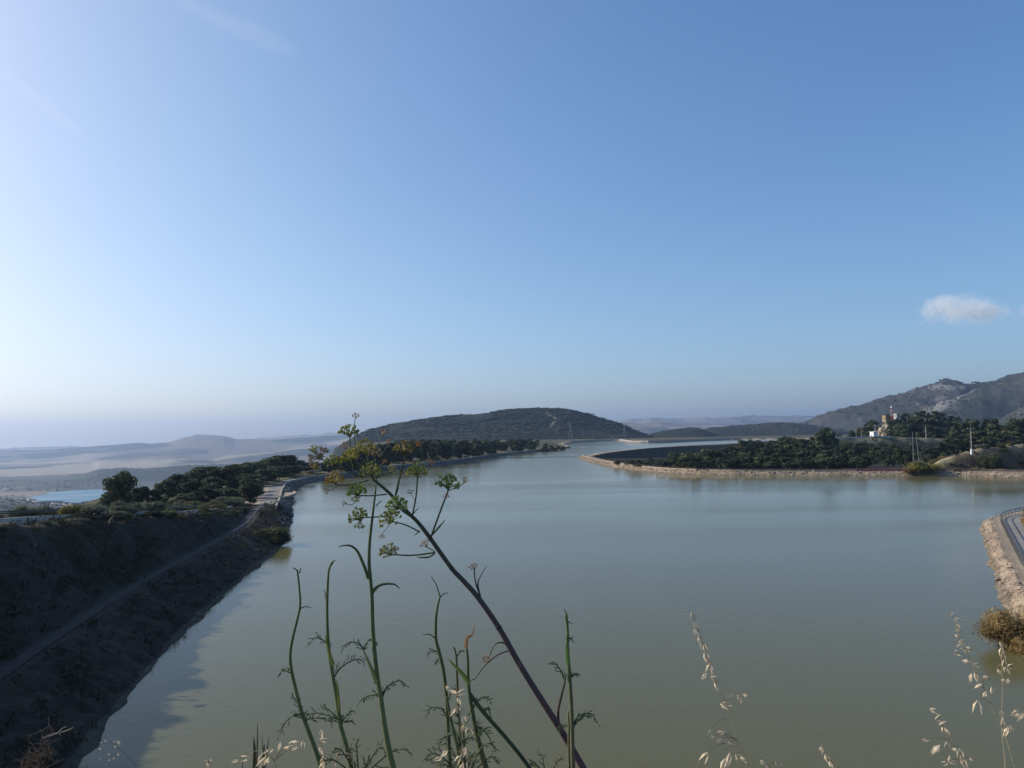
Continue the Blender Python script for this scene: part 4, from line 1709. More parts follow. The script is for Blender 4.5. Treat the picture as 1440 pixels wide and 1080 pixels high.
def fleaf(parent, base, tip, seed, o, col_=GREEN, sag=.25, n=9, r=.0011, spread=.5, name='leaf'):
    """finely cut fennel leaf: an arching axis with forked threads"""
    rg = np.random.default_rng(seed)
    mb = MB()
    base = np.array(base)
    tip = np.array(tip)
    L = np.linalg.norm(tip - base)
    mid = (base + tip) / 2 + np.array([0, 0, sag * L])
    A_ = smooth_path([base, base * .55 + mid * .45 + np.array([0, 0, sag * L * .2]), mid * .6 + tip * .4 + np.array([0, 0, sag * L * .18]), tip], 5)
    tube(mb, A_, [r * 1.6, r * 1.2, r * .6], 5, col_)
    for k in range(n):
        i = int(1 + (k + .5) / n * (len(A_) - 2))
        p = A_[i]
        d = A_[min(i + 1, len(A_) - 1)] - A_[i - 1]
        d /= np.linalg.norm(d) + 1e-9
        s = rg.normal(size=3)
        s -= d * s.dot(d)
        s /= np.linalg.norm(s)
        l1 = L * rg.uniform(.14, .32) * (1.15 - k / n * .6)
        q = p + (d * .7 + s * spread * 1.6) * l1
        tube(mb, smooth_path([p, (p + q) / 2 + s * l1 * .12, q], 3), [r * .8, r * .45], 4, np.array(col_) * rg.uniform(.8, 1.4), cap=False)
        for j in range(3):
            f = rg.uniform(.35, .95)
            pp = p + (q - p) * f
            e = rg.normal(size=3)
            e /= np.linalg.norm(e)
            qq = pp + ((q - p) / (l1 + 1e-9) * .6 + e * .6) * l1 * rg.uniform(.25, .5)
            tube(mb, [pp, qq], [r * .55, r * .3], 3, np.array(col_) * rg.uniform(.9, 1.6), cap=False)
    return mb.build(name, M_PLANT, parent)


def blade(mb, pts, w, cols, o, dist, dz=0.0):
    """flat tapering sheath or grass leaf with a fold"""
    P = smooth_path(local([P3(a, b, dist + dz) for a, b in pts], o), 4)
    m_ = len(P)
    V = []
    for i, p in enumerate(P):
        f = i / (m_ - 1)
        ww = w * px_m(dist) * (1 - f**1.6) * .5 + .0002
        d = P[min(i + 1, m_ - 1)] - P[max(i - 1, 0)]
        d /= np.linalg.norm(d) + 1e-9
        s = np.cross(d, (0, 1, 0))
        s /= np.linalg.norm(s) + 1e-9
        V += [p - s * ww, p + np.array([0, ww * .6, 0]), p + s * ww]
    Fc = []
    for i in range(m_ - 1):
        for k in (0, 1):
            Fc.append((i * 3 + k, i * 3 + k + 1, (i + 1) * 3 + k + 1, (i + 1) * 3 + k))
    mb.add(V, Fc, cols)


# --- the big leaning fennel
D0 = 1.6
o0 = root_of(846, D0)
fen = empty('fennel_plant', o0, 'tall leaning fennel with dark purple stalk and seed umbels', 'fennel plant')
mb = MB()
base_pts = [(900, 1225), (846, 1120), (820, 1080), (792, 1032), (762, 985), (731, 935), (701, 882), (672, 840), (650, 815), (635, 799), (605, 757), (588, 735), (570, 717), (545, 691), (523, 673)]
bp = [o0 + Vector((0, 0, -.05))] + [Vector(P3(a, b, D0)) for a, b in base_pts[2:]]
MAINP = smooth_path(rooted(local(bp, o0)), 6)
tube(mb, MAINP, [w * px_m(D0) / 2 for w in rwid((9.4, 9.0, 8.6, 8.0, 7.3, 6.8, 6.3, 5.8, 5.2, 4.4, 3.6), len(base_pts) - 2)], 9, [(.17, .09, .085), (.17, .09, .085), (.16, .085, .085), (.13, .08, .08), (.105, .08, .07), (.09, .09, .055), (.11, .12, .055)])
for (a, b) in ((792, 1032), (701, 882), (672, 840), (635, 799), (605, 757), (570, 717)):
    q = P3(a, b, D0) - np.array(o0)
    V = ICO2[0] * (4.7 * px_m(D0), 4.7 * px_m(D0), 3.4 * px_m(D0)) * (1.05 if b > 850 else .8)
    mb.add(V + q, ICO2[1], (.05, .045, .04))
mb.build('stalk', M_PLANT, fen, smooth=True)
UM = [
    # apex px, radius px, colour, axis(px dir), stem px list, stem width, distance offset
    ((500, 584), 6.5, (0.562, 0.49, 0.39), (0, -1), [(502, 640), (498, 612), (499, 592)], 1.1, .05),
    ((491, 603), 14, (0.229, 0.239, 0.086), (0, -1), [(497, 662), (493, 640), (492, 615)], 1.8, .02),
    ((446, 636), 15, GREYP, (-.4, -.8), [(500, 668), (470, 655), (451, 645)], 1.6, .06),
    ((441, 630), 9, (0.297, 0.328, 0.13), (-.2, -1), [(486, 660), (460, 650), (444, 637)], 1.2, .0),
    ((469, 645), 12, (0.229, 0.252, 0.076), (0, -1), [(512, 672), (490, 664), (471, 655)], 1.6, -.02),
    ((493, 637), 13, (0.432, 0.403, 0.086), (-.1, -1), [(512, 670), (503, 660), (497, 648)], 1.9, -.03),
    ((514, 625), 17, (0.324, 0.277, 0.108), (0, -1), [(523, 673), (520, 658), (516, 641)], 2.0, .03),
    ((528, 634), 12, GREYP, (.2, -1), [(530, 680), (529, 660), (528, 646)], 1.5, .07),
    ((522, 658), 15, (0.27, 0.265, 0.076), (0, -1), [(524, 674), (523, 670)], 3.0, .0),
    ((569, 627), 15, (0.2, 0.16, 0.06), (.1, -1), [(556, 697), (563, 668), (570, 641)], 2.4, .02),
    ((588, 624), 6.5, ORANGE, (.4, -1), [(571, 641), (581, 634), (587, 629)], 1.0, .02),
    ((587, 658), 15, (0.27, 0.277, 0.086), (.05, -1), [(580, 724), (585, 698), (587, 672)], 2.0, -.02),
    ((606, 650), 6, ORANGE, (.3, -1), [(588, 672), (600, 663), (605, 655)], .9, -.02),
    ((631, 675), 17, (0.149, 0.202, 0.07), (.1, -1), [(606, 755), (618, 722), (630, 690)], 2.4, .0),
    ((654, 674), 6, (0.6, 0.35, 0.188), (.5, -1), [(631, 690), (645, 684), (653, 679)], 1.1, .0),
    ((628, 697), 5.5, ORANGE, (0, .6), [(630, 691), (629, 694)], .8, -.01),
    ((470, 670), 14, (0.351, 0.252, 0.076), (-.15, -1), [(519, 675), (497, 681), (476, 682)], 1.8, -.03),
    ((458, 690), 6, (0.252, 0.18, 0.108), (-.7, .4), [(476, 682), (468, 688), (462, 690)], 1.0, -.03),
    ((502, 687), 14, (0.203, 0.252, 0.065), (-.1, -1), [(544, 695), (524, 697), (508, 697)], 1.7, -.04),
    ((500, 702), 7, (0.135, 0.176, 0.065), (-.2, .8), [(508, 697), (503, 700)], 1.0, -.04),
    ((484, 708), 5, (0.375, 0.275, 0.213), (-.8, .2), [(508, 697), (496, 709), (488, 709)], .9, -.04),
    ((503, 722), 14, (0.162, 0.189, 0.065), (-.3, -.8), [(562, 719), (540, 726), (511, 728)], 1.9, -.03),
    ((506, 739), 9, (0.149, 0.176, 0.065), (0, .9), [(511, 728), (508, 733)], 1.1, -.03),
    ((559, 705), 16, (0.176, 0.227, 0.07), (0, -1), [(580, 728), (568, 720), (561, 714)], 2.2, -.09),
    ((548, 724), 15, (0.297, 0.29, 0.076), (-.15, -1), [(590, 748), (570, 738), (552, 734)], 1.8, -.08),
    ((546, 771), 14, (0.27, 0.252, 0.13), (-.25, -.9), [(612, 777), (580, 781), (553, 780)], 2.1, -.02),
    ((597, 764), 9, (0.413, 0.3, 0.237), (-.5, -.8), [(612, 776), (605, 772), (600, 769)], 1.6, .02),
    ((666, 796), 8, (0.275, 0.2, 0.163), (-.2, -1), [(676, 840), (669, 820), (667, 804)], 1.9, .0),
    ((684, 926), 8, (0.45, 0.213, 0.1), (-.5, .5), [(719, 914), (708, 904), (696, 906), (690, 918)], 2.0, .0),
    ((540, 607), 6, (0.5, 0.325, 0.163), (.5, -1), [(524, 655), (532, 625), (538, 612)], .9, .08),
    ((547, 620), 5, (0.525, 0.275, 0.15), (.2, -1), [(530, 656), (540, 635), (546, 625)], .9, .1),
    ((541, 648), 5, (0.5, 0.25, 0.15), (.3, -.8), [(528, 660), (535, 654), (540, 651)], .8, -.03),
    ((485, 626), 8, (0.4, 0.25, 0.175), (-.3, -1), [(497, 655), (490, 642), (486, 633)], .9, .09),
    ((443, 655), 8, (0.525, 0.385, 0.12), (-.2, .8), [(451, 645), (446, 650)], 1.0, .04),
    ((577, 691), 6, (0.325, 0.225, 0.175), (-.4, -1), [(585, 706), (580, 698)], .8, .03),
    ((537, 754), 5, (0.375, 0.225, 0.15), (-.2, .9), [(548, 738), (541, 746), (538, 750)], .8, -.07),
    ((552, 660), 9, (0.243, 0.252, 0.086), (.3, -.6), [(526, 672), (540, 668), (548, 664)], 1.2, .1),
]
for i, (c, r_, colr, ax, st, sw, dz) in enumerate(UM):
    dist = D0 + dz
    d1 = rt * ax[0] - up * ax[1]
    dead = r_ < 9.5
    tilt = np.random.default_rng(600 + i).uniform(-.35, .35)
    cc_ = P3(c[0], c[1], dist) - np.array(o0)
    u = umbel(fen, o0, cc_, r_ * px_m(dist) * 1.05, np.array(d1) + np.array([0, tilt, 0]), colr, 700 + i, raycol=np.array(colr) * .8 + np.array((.03, .03, .012)), nray=13 if dead else 23, seeds=6 if dead else 11, dome=.9 if dead else 1.15, droop=.1 if dead else .2)
    mb = MB()
    hub = cc_ - np.array(Vector(d1).normalized()) * r_ * px_m(dist) * .75
    Pst = [P3(a, b, D0 + dz * j / max(1, len(st) - 1)) - np.array(o0) for j, (a, b) in enumerate(st)] + [hub]
    tube(mb, smooth_path(Pst, 4), [sw * px_m(dist) * .62, sw * px_m(dist) * .42], 5, [DKGREEN, (.07, .085, .045)])
    mb.build('peduncle', M_PLANT, fen)
    if dead:
        u['label'] = 'small dried brownish umbel'
mb = MB()
stem(mb, [(675, 838), (672, 820), (678, 806), (685, 795)], D0, [3, 1.5, .6], [(.13, .05, .045), (.06, .07, .04)], o0)
mb.build('bract', M_PLANT, fen)
mb = MB()
stem(mb, [(718, 914), (698, 922), (680, 938), (668, 954), (660, 957)], D0, [2.2, 1.8, 1.0], [(.09, .05, .045), (.06, .06, .04)], o0)
mb.build('bract', M_PLANT, fen)
mb = MB()
stem(mb, [(606, 754), (614, 745), (621, 737), (626, 731)], D0, [2.4, 2.6, .7], DKGREEN, o0)
mb.build('bract', M_PLANT, fen)
mb = MB()
stem(mb, [(612, 777), (604, 783), (592, 784), (586, 783)], D0, [2.2, 2.6, .6], DKGREEN, o0)
mb.build('bract', M_PLANT, fen)
mb = MB()
stem(mb, [(590, 747), (586, 750), (582, 753)], D0, [2.2, 2.0, .6], DKGREEN, o0)
mb.build('bract', M_PLANT, fen)
mb = MB()
stem(mb, [(580, 724), (585, 718), (590, 714)], D0, [1.8, 1.4, .4], DKGREEN, o0)
mb.build('bract', M_PLANT, fen)
mb = MB()
stem(mb, [(557, 696), (559, 690), (561, 685)], D0, [1.8, 1.6, .4], DKGREEN, o0)
mb.build('bract', M_PLANT, fen)
mb = MB()
stem(mb, [(786, 1020), (785, 1000), (789, 980), (794, 960), (796, 948)], D0, [3.2, 3.6, 1.6], [(.20, .06, .05), (.07, .06, .045), (.06, .07, .045)], o0)
mb.build('bract', M_PLANT, fen)

# --- upright fennel stems
ST = [
    ('leftmost upright fennel stem with a kink near its forked tip', 1.72, [(452, 1080), (440, 1044), (425, 1004), (416, 970), (410, 943), (408, 922), (411, 900), (417, 875), (422, 852), (421, 828), (418, 801)], [6.5, 5.5, 4.5, 3.8, 3.2, 2.4],
     [(0.129, 0.151, 0.06), (0.096, 0.118, 0.048), (0.108, 0.135, 0.053)],
     [[(418, 803), (414, 799), (411, 799)], [(421, 806), (423, 800), (423, 798)], [(422, 856), (430, 853), (438, 855)], [(410, 947), (398, 943), (391, 951)]],
     [((428, 1010), (393, 1034), .35), ((430, 1012), (410, 978), .1), ((430, 1014), (468, 1018), .2), ((410, 946), (392, 952), .4)], []),
    ('upright fennel stem with a pale green sheathed tip, second from the left', 1.66, [(494, 1080), (486, 1045), (479, 1020), (473, 980), (468, 950), (464, 925), (461, 895), (460, 860), (461, 820), (463, 800), (469, 790)], [6.5, 5.6, 5.0, 4.2, 3.4, 2.2],
     [(0.129, 0.151, 0.06), (0.096, 0.118, 0.048), (0.161, 0.185, 0.053)],
     [[(461, 815), (462, 800), (467, 790), (473, 788)], [(459, 850), (458, 838), (456, 830)]],
     [((464, 915), (434, 908), .45), ((470, 952), (513, 932), .3), ((481, 1018), (455, 995), .1), ((481, 1016), (498, 1000), .2), ((482, 1018), (430, 1006), .15), ((484, 1016), (498, 1018), .2)],
     [([(468, 935), (461, 910), (457, 890)], 5, (0.169, 0.194, 0.043)), ([(477, 1000), (475, 970), (473, 955)], 4, (0.156, 0.173, 0.043))]),
    ('tallest upright fennel stem, with a hooked side branch on its left', 1.58, [(553, 1080), (546, 1050), (540, 1015), (536, 985), (531, 955), (527, 920), (524, 880), (523, 840), (521, 815), (519, 790), (520, 760), (524, 725), (528, 690), (528.5, 682)], [8.5, 7.5, 6.5, 6, 5.5, 5, 4.5, 3.2, 1.4],
     [(0.151, 0.168, 0.071), (0.108, 0.132, 0.053), (0.096, 0.118, 0.053), (0.129, 0.16, 0.06)],
     [[(518, 814), (512, 796), (503, 776), (494, 768), (484, 767), (476, 769)], [(523, 834), (532, 824), (543, 821), (555, 822), (562, 828)], [(528, 962), (520, 938), (513, 920), (510, 912)], [(529, 712), (534, 706), (538, 704)]],
     [((511, 914), (480, 916), .4), ((512, 914), (522, 900), .3), ((537, 978), (572, 965), .4), ((536, 980), (503, 990), .2), ((538, 980), (545, 965), .1), ((525, 906), (531, 906), .1)],
     [([(531, 960), (520, 935), (511, 913)], 5.5, (0.151, 0.168, 0.06))]),
    ('crooked fennel stem right of the tallest one, with bare curled tips', 1.7, [(633, 1080), (631, 1040), (629, 1000), (627, 970), (623, 940), (617, 915), (613, 898), (613, 870), (616, 850), (619, 838)], [5.5, 5.0, 4.8, 4.4, 3.6, 2.4],
     [(0.108, 0.118, 0.048), (0.086, 0.101, 0.042), (0.096, 0.118, 0.048)],
     [[(619, 840), (614, 824), (606, 810)], [(619, 840), (624, 835), (631, 834)], [(613, 899), (604, 892), (594, 893)]],
     [((620, 925), (600, 925), .5), ((628, 1008), (598, 1010), .5), ((618, 926), (612, 935), .1)], []),
    ('fennel stem with a withered orange tip', 1.62, [(684, 1082), (677, 1058), (670, 1030), (664, 1000), (660, 975), (658, 950), (658, 930), (656, 910)], [8, 7, 6, 5, 4, 3],
     [(0.118, 0.126, 0.053), (0.086, 0.101, 0.048), (0.108, 0.118, 0.053)],
     [[(660, 975), (682, 1004), (705, 1030), (730, 1060), (746, 1082)]],
     [((683, 1000), (690, 1010), .5), ((664, 998), (692, 990), .5), ((668, 1025), (695, 1055), .3)],
     [([(655, 912), (657, 897), (664, 893), (667, 879)], 5, (0.38, 0.22, 0.1)), ([(660, 962), (648, 945), (638, 935), (630, 926)], 6, (0.16, 0.22, 0.05)), ([(672, 1034), (682, 1025), (693, 1022)], 4, (0.17, 0.23, 0.07))]),
    ('thin dark fennel stem between the crooked one and the orange tipped one', 1.75, [(652, 1082), (648, 1040), (645, 1000), (643, 960), (642, 930), (640, 915), (637, 910)], [4.2, 3.6, 3, 1.6],
     [(0.108, 0.101, 0.048), (0.096, 0.101, 0.048)],
     [],
     [((641, 925), (652, 915), .2), ((644, 970), (630, 985), .3), ((645, 1010), (622, 1000), .3)], []),
    ('slim fennel stem leaning right beside the crooked stem', 1.55, [(648, 1082), (643, 1050), (637, 1025), (632, 1000), (628, 980)], [5, 4, 3],
     [(0.108, 0.118, 0.048), (0.086, 0.101, 0.048)], [], [((640, 1035), (615, 1055), .3), ((644, 1050), (670, 1042), .3)], []),
    ('rightmost upright fennel stem with a light green sheath, crossing the leaning stalk', 1.5, [(806, 1085), (805, 1050), (804, 1010), (802, 970), (800, 940), (798, 910), (798, 885), (796, 862)], [6.5, 6, 5.4, 4.6, 3.4],
     [(0.151, 0.135, 0.071), (0.108, 0.126, 0.053), (0.129, 0.168, 0.06)],
     [[(796, 866), (799, 874), (805, 877)], [(796, 864), (794, 856)]],
     [((798, 900), (806, 902), .2), ((802, 952), (816, 950), .2), ((793, 955), (772, 934), .4), ((806, 1020), (842, 1020), .5), ((804, 1022), (786, 1028), .2), ((806, 1024), (828, 1008), .3)],
     [([(799, 935), (797, 915), (797, 897)], 5, (0.17, 0.26, 0.06))]),
    ('short second stem hugging the right edge of the rightmost fennel stem', 1.47, [(801, 1085), (800, 1050), (800, 1020), (799, 1000)], [4, 3.6, 2.4], [(0.129, 0.118, 0.06), (0.129, 0.135, 0.06)], [], [], []),
]
for i, (lab, dist, pts_, ws, cols, br, lv, sh) in enumerate(ST):
    o = root_of(pts_[0][0] + (pts_[0][0] - pts_[1][0]) * 3, dist)
    root = empty('fennel_shoot', o, lab, 'fennel plant')
    mb = MB()
    P = [np.array([0, 0, -.05])] + local([P3(a, b, dist) for a, b in pts_], o)
    tube(mb, smooth_path(rooted(P), 5), [w * px_m(dist) / 2 for w in rwid(ws, len(pts_))], 8, [tuple(np.array(c_) * 1.25) for c_ in cols[:1] * 3 + cols])
    mb.build('stalk', M_PLANT, root, smooth=True)
    for b in br:
        mb = MB()
        big = len(b) > 4
        stem(mb, b, dist, [5, 4, 2.6, 1] if big and i == 2 else ([6, 5.5, 5.5] if big else [1.8, 1.5, .7]), [cols[-1], (.06, .08, .045)], o, n=6)
        mb.build('branch', M_PLANT, root)
    for j, (a, b, sag) in enumerate(lv):
        fleaf(root, P3(a[0], a[1], dist) - np.array(o), P3(b[0], b[1], dist + .02) - np.array(o), 900 + i * 20 + j, o, (.075, .10, .045), sag, n=14, r=.0011)
    for b, w, c in sh:
        mb = MB()
        blade(mb, b, w, c, o, dist, -.012)
        mb.build('sheath', M_PLANT, root)

# low tangle of fennel leaves at the bottom of the view
for i, (px, dist, tips, lab) in enumerate(((505, 1.6, [(470, 1052), (540, 1050), (575, 1055), (455, 1070), (500, 1045), (520, 1068)], 'feathery fennel tuft between the second and third stems at the bottom edge'),
                                          (655, 1.62, [(600, 1062), (625, 1045), (640, 1030), (690, 1045), (615, 1075), (665, 1060), (650, 1015), (700, 1065)], 'feathery fennel tuft at the foot of the orange tipped stem'),
                                          (770, 1.7, [(745, 1072), (790, 1066), (760, 1062)], 'small feathery fennel tuft left of the leaning stalk'))):
    o = root_of(px, dist)
    root = empty('fennel_tuft', o, lab, 'fennel plant')
    b0 = P3(px, 1105, dist) - np.array(o)
    mb = MB()
    tube(mb, [(0, 0, -.05), b0], [.004, .003], 6, DKGREEN)
    mb.build('stalk', M_PLANT, root)
    for j, (a, b) in enumerate(tips):
        fleaf(root, b0, P3(a, b, dist + .03 * (j % 3 - 1)) - np.array(o), 1300 + i * 20 + j, o, [(.09, .11, .045), (.13, .13, .06), (.08, .10, .05)][j % 3], .22, n=13, r=.0012)
    if i < 2:
        mb = MB()
        for j in range(9):
            q = P3(px + (-22 if i == 0 else -5) + rng.uniform(-12, 12), 1058 + rng.uniform(-8, 10), dist) - np.array(o)
            q2 = q + rng.normal(size=3) * .014
            tube(mb, [q, q2], [.0016, .0004], 4, (.36, .29, .19))
        mb.build('dry_leaf', M_STRAW, root)

# --- wild oats
STRAW = (.70, .58, .41)


def spikelet(mb, p, d, L, rg):
    """two papery glumes opening from a point"""
    d = np.array(d) / np.linalg.norm(d)
    s = rg.normal(size=3)
    s -= d * s.dot(d)
    s /= np.linalg.norm(s)
    for sg in (-1, 1):
        dd = d + s * sg * rg.uniform(.12, .38)
        dd /= np.linalg.norm(dd)
        nrm = np.cross(dd, s)
        nrm /= np.linalg.norm(nrm) + 1e-9
        m1 = p + dd * L * .4
        w = L * .165
        V = [p, m1 - nrm * w + s * sg * w * .3, m1 + s * sg * w * 1.0, m1 + nrm * w + s * sg * w * .3, p + dd * L]
        mb.add(V, [(0, 1, 2), (0, 2, 3), (1, 4, 2), (2, 4, 3)], np.array(STRAW) * rg.uniform(.75, 1.3))
    tube(mb, [p + d * L * .5, p + d * L * 1.5 + s * L * .2], [.0002, .0001], 3, (.3, .24, .15), cap=False)


def oat(lab, dist, pts_, spk, w=1.6, L=15):
    rg = np.random.default_rng(int(pts_[0][0]))
    o = root_of(pts_[0][0] + (pts_[0][0] - pts_[1][0]) * 2, dist)
    root = empty('wild_oat', o, lab, 'wild oat')
    mb = MB()
    P = [np.array([0, 0, -.05])] + local([P3(a, b, dist) for a, b in pts_], o)
    tube(mb, smooth_path(rooted(P), 5), [q * px_m(dist) for q in rwid((w * .36, w * .30, w * .12), len(pts_))], 5, (.55, .47, .32))
    mb.build('stalk', M_STRAW, root)
    Q = np.array(pts_, dtype=float)
    for (a, b, dx, dy, *ln) in spk:
        # branch from the nearest stalk point
        j = np.argmin((Q[:, 0] - a)**2 + ((Q[:, 1] - b) * 1.0 - 6)**2)
        p0 = P3(Q[j, 0], Q[j, 1], dist) - np.array(o)
        p1 = P3(a, b, dist + rg.uniform(-.02, .02)) - np.array(o)
        mb = MB()
        tube(mb, smooth_path([p0, (p0 + p1) / 2 + np.array([0, 0, .004]), p1], 3), [.0005, .0003], 3, (.34, .29, .19), cap=False)
        d = np.array(rt) * dx - np.array(up) * dy + np.array([0, rg.uniform(-.4, .4), 0])
        spikelet(mb, p1, d, (ln[0] if ln else L) * 1.25 * px_m(dist), rg)
        mb.build('spikelet', M_STRAW, root)
    return root


Z = lambda x, y: (920 + x / 2.769, 820 + y / 2.769)
oat('tall dry oat stalk with a dense leaning ear, left of the other oats', 1.45, [(1055, 1082), (1044, 1058), (1036, 1040), (1028, 1008), (1019, 985), (1008, 965), (1000, 938), (992, 915), (984, 890), (976, 868)],
    [(972, 860, .3, 1, 14), (975, 873, .5, 1, 12), (976, 884, .4, 1, 11), (982, 892, .4, 1, 13), (986, 900, .4, 1, 13), (989, 906, .5, 1, 12), (990, 916, .5, 1, 13), (993, 924, .4, 1, 11), (999, 932, -.1, 1, 14), (994, 946, -.6, .6, 10), (998, 952, 1, .3, 13),
     (1004, 958, .5, 1, 12), (1012, 989, 1, .5, 17), (1037, 975, .5, 1, 13), (1044, 976, 1, .4, 10), (999, 1025, -.3, .8, 9), (998, 1034, 1, .2, 11), (1007, 1030, .9, .2, 13), (1006, 1040, 1, .3, 14), (1022, 1042, .5, .6, 9), (996, 1057, -.6, .9, 15),
     (1026, 1058, -.2, 1, 16), (1020, 1066, -.5, 1, 15), (1034, 1060, .6, .7, 14), (1040, 1066, .8, .5, 12)], 1.8)
oat('dry oat stalk curving left with widely spaced spikelets near the right edge', 1.42, [(1428, 1082), (1420, 1055), (1411, 1028), (1402, 1010), (1393, 990), (1384, 968), (1374, 948), (1364, 928), (1352, 902), (1345, 882), (1338, 864)],
    [(1336, 862, 1, .6, 8), (1342, 869, 1, .6, 9), (1344, 879, 1, .3, 9), (1343, 886, 1, .2, 9), (1341, 893, 1, .2, 9), (1347, 902, 1, .1, 11), (1344, 909, 1, .1, 11), (1357, 910, 1, .2, 10), (1355, 914, 1, .4, 9), (1341, 917, 1, .3, 11), (1352, 928, 1, .3, 13),
     (1368, 935, 1, .1, 9), (1366, 946, -.3, 1, 11), (1370, 945, .1, 1, 11), (1382, 952, 1, .3, 12), (1370, 968, .6, -.5, 11), (1375, 984, -.2, 1, 16), (1382, 980, .9, -.7, 9), (1394, 976, .4, -1, 8)], 1.8)
oat('dry oat stalk standing straight up below the rusty bush', 1.5, [(1414, 1082), (1412, 1055), (1409, 1030), (1409, 1000), (1410, 965), (1409, 935), (1407, 905)],
    [(1406, 902, .3, 1, 9), (1408, 910, .2, 1, 12), (1410, 917, -.1, 1, 10), (1412, 927, .1, 1, 10), (1413, 937, .5, 1, 11), (1415, 938, .9, -.1, 9), (1402, 940, .5, 1, 8), (1407, 956, 1, .2, 9), (1418, 954, 0, 1, 7), (1409, 998, -.2, 1, 10), (1412, 1008, -.5, .9, 9),
     (1410, 1014, .3, 1, 8), (1418, 1022, -.4, 1, 13), (1420, 1020, .4, .9, 8)], 1.6)
oat('short dry oat with star shaped spikelets left of the straight one', 1.46, [(1364, 1090), (1352, 1070), (1344, 1052), (1334, 1040), (1326, 1022), (1318, 1008), (1310, 998)],
    [(1307, 997, 1, .4, 11), (1314, 1013, 1, -.5, 10), (1320, 1020, 1, -.4, 10), (1325, 1022, .5, .9, 8), (1331, 1024, .4, 1, 9), (1322, 1047, -.9, 1, 15), (1332, 1042, 0, 1, 8), (1338, 1052, 1, .4, 10), (1350, 1052, 0, 1, 12), (1350, 1062, .4, 1, 16), (1334, 1072, 1, .1, 10),
     (1334, 1072, -1, .3, 9), (1334, 1072, .2, -1, 8), (1296, 1041, 1, .1, 9), (1362, 1066, .8, .3, 8)], 1.3)
oat('dry oat spray entering at the right edge of the picture', 1.44, [(1475, 1085), (1462, 1050), (1452, 1015), (1446, 998)],
    [(1434, 999, -1, .4, 13), (1438, 1004, -1, .5, 12), (1441, 1006, -1, -.1, 11), (1440, 1010, .8, .4, 10)], 1.5)
oat('small dry oat at the bottom edge between the two taller groups', 1.42, [(1180, 1092), (1172, 1076), (1165, 1066), (1160, 1058), (1156, 1050)], [(1155, 1049, .1, 1, 10), (1160, 1060, .5, 1, 13), (1166, 1070, .5, 1, 11)], 1.4)
oat('very short dry oat just showing above the bottom edge near the tall leaning ear', 1.4, [(1092, 1095), (1084, 1082), (1074, 1072), (1069, 1068)], [(1068, 1068, .9, .8, 12), (1090, 1070, .7, .8, 12), (1076, 1074, .5, 1, 10)], 1.3)
oat('pale dry oat bent left below the leftmost fennel stem', 1.55, [(392, 1092), (386, 1070), (376, 1058), (362, 1056), (345, 1062)],
    [(395, 1043, -.3, 1, 10), (405, 1047, 1, -.2, 10), (411, 1044, 1, -.2, 10), (425, 1041, .2, .9, 9), (398, 1053, 1, -.1, 10), (420, 1049, -1, .5, 10), (385, 1053, -1, .5, 14), (352, 1065, -1, .3, 14), (362, 1073, .5, -.7, 13), (372, 1066, -.6, .8, 13), (378, 1064, -.4, 1, 12),
     (336, 1068, -1, .3, 9)], 1.5)
oat('white tufted dry oat between the first two fennel stems', 1.6, [(462, 1092), (458, 1075), (453, 1055), (451, 1035), (450, 1027)], [(451, 1025, .2, 1, 11), (448, 1040, 1, .3, 10), (449, 1050, .3, 1, 11), (460, 1060, -.7, .9, 13), (456, 1070, -.4, .9, 11), (470, 1066, .2, .9, 10)], 1.3)
oat('pale oat with wide white glumes in front of the thin dark fennel stem', 1.5, [(652, 1095), (650, 1060), (648, 1030), (646, 1000), (644, 975)],
    [(627, 964, .6, .6, 10), (640, 978, .8, -.4, 13), (644, 975, -.8, -.4, 12), (644, 980, .2, 1, 10), (641, 995, -.5, .6, 12), (645, 992, .6, .7, 11), (652, 1005, .1, 1, 14), (652, 1018, -.2, 1, 10), (658, 1022, .1, 1, 13), (655, 1050, -.4, 1, 12), (648, 1062, -.5, 1, 12), (630, 1056, -.8, .6, 12),
     (622, 1065, -1, .5, 11), (652, 1072, -.3, 1, 12)], 1.2)
oat('tiny dry oat spikelets hanging alone left of the pale bent oat', 1.5, [(300, 1095), (297, 1082), (294, 1074), (291, 1070)], [(291, 1068, -.2, .9, 6), (294, 1071, .6, -.5, 6), (290, 1073, .5, .9, 6)], 1.0)

# --- dark dry grass blades and the brown dry plant
o = root_of(362, 1.6)
root = empty('dry_grass', o, 'upright dark brown dry grass blades at the bottom left of the fennel', 'grass clump')
for j, (pts_, w) in enumerate((([(356, 1085), (357, 1050), (356, 1036)], 2.2), ([(361, 1085), (362, 1045), (362, 1017)], 2.4), ([(358, 1085), (359, 1060), (358, 1040)], 3), ([(372, 1085), (370, 1055), (368, 1036)], 2), ([(374, 1085), (376, 1055), (378, 1036)], 2.2), ([(341, 1085), (341, 1070)], 1.8), ([(370, 1085), (371, 1060), (372, 1046)], 3))):
    mb = MB()
    P = [np.array([0.002 * j, 0, -.03])] + local([P3(a, b, 1.6) for a, b in pts_], o)
    tube(mb, smooth_path(rooted(P), 4), [q * px_m(1.6) for q in rwid((w * .45, w * .4, w * .1), len(pts_))], 5, [(.13, .10, .06), (.16, .13, .075)])
    mb.build('blade', M_STRAW, root)
o = root_of(40, 2.2)
root = empty('dry_thistle', o, 'brown dry bristly plant with one pale twig, in the bottom left corner', 'dry plant')
rg = np.random.default_rng(77)
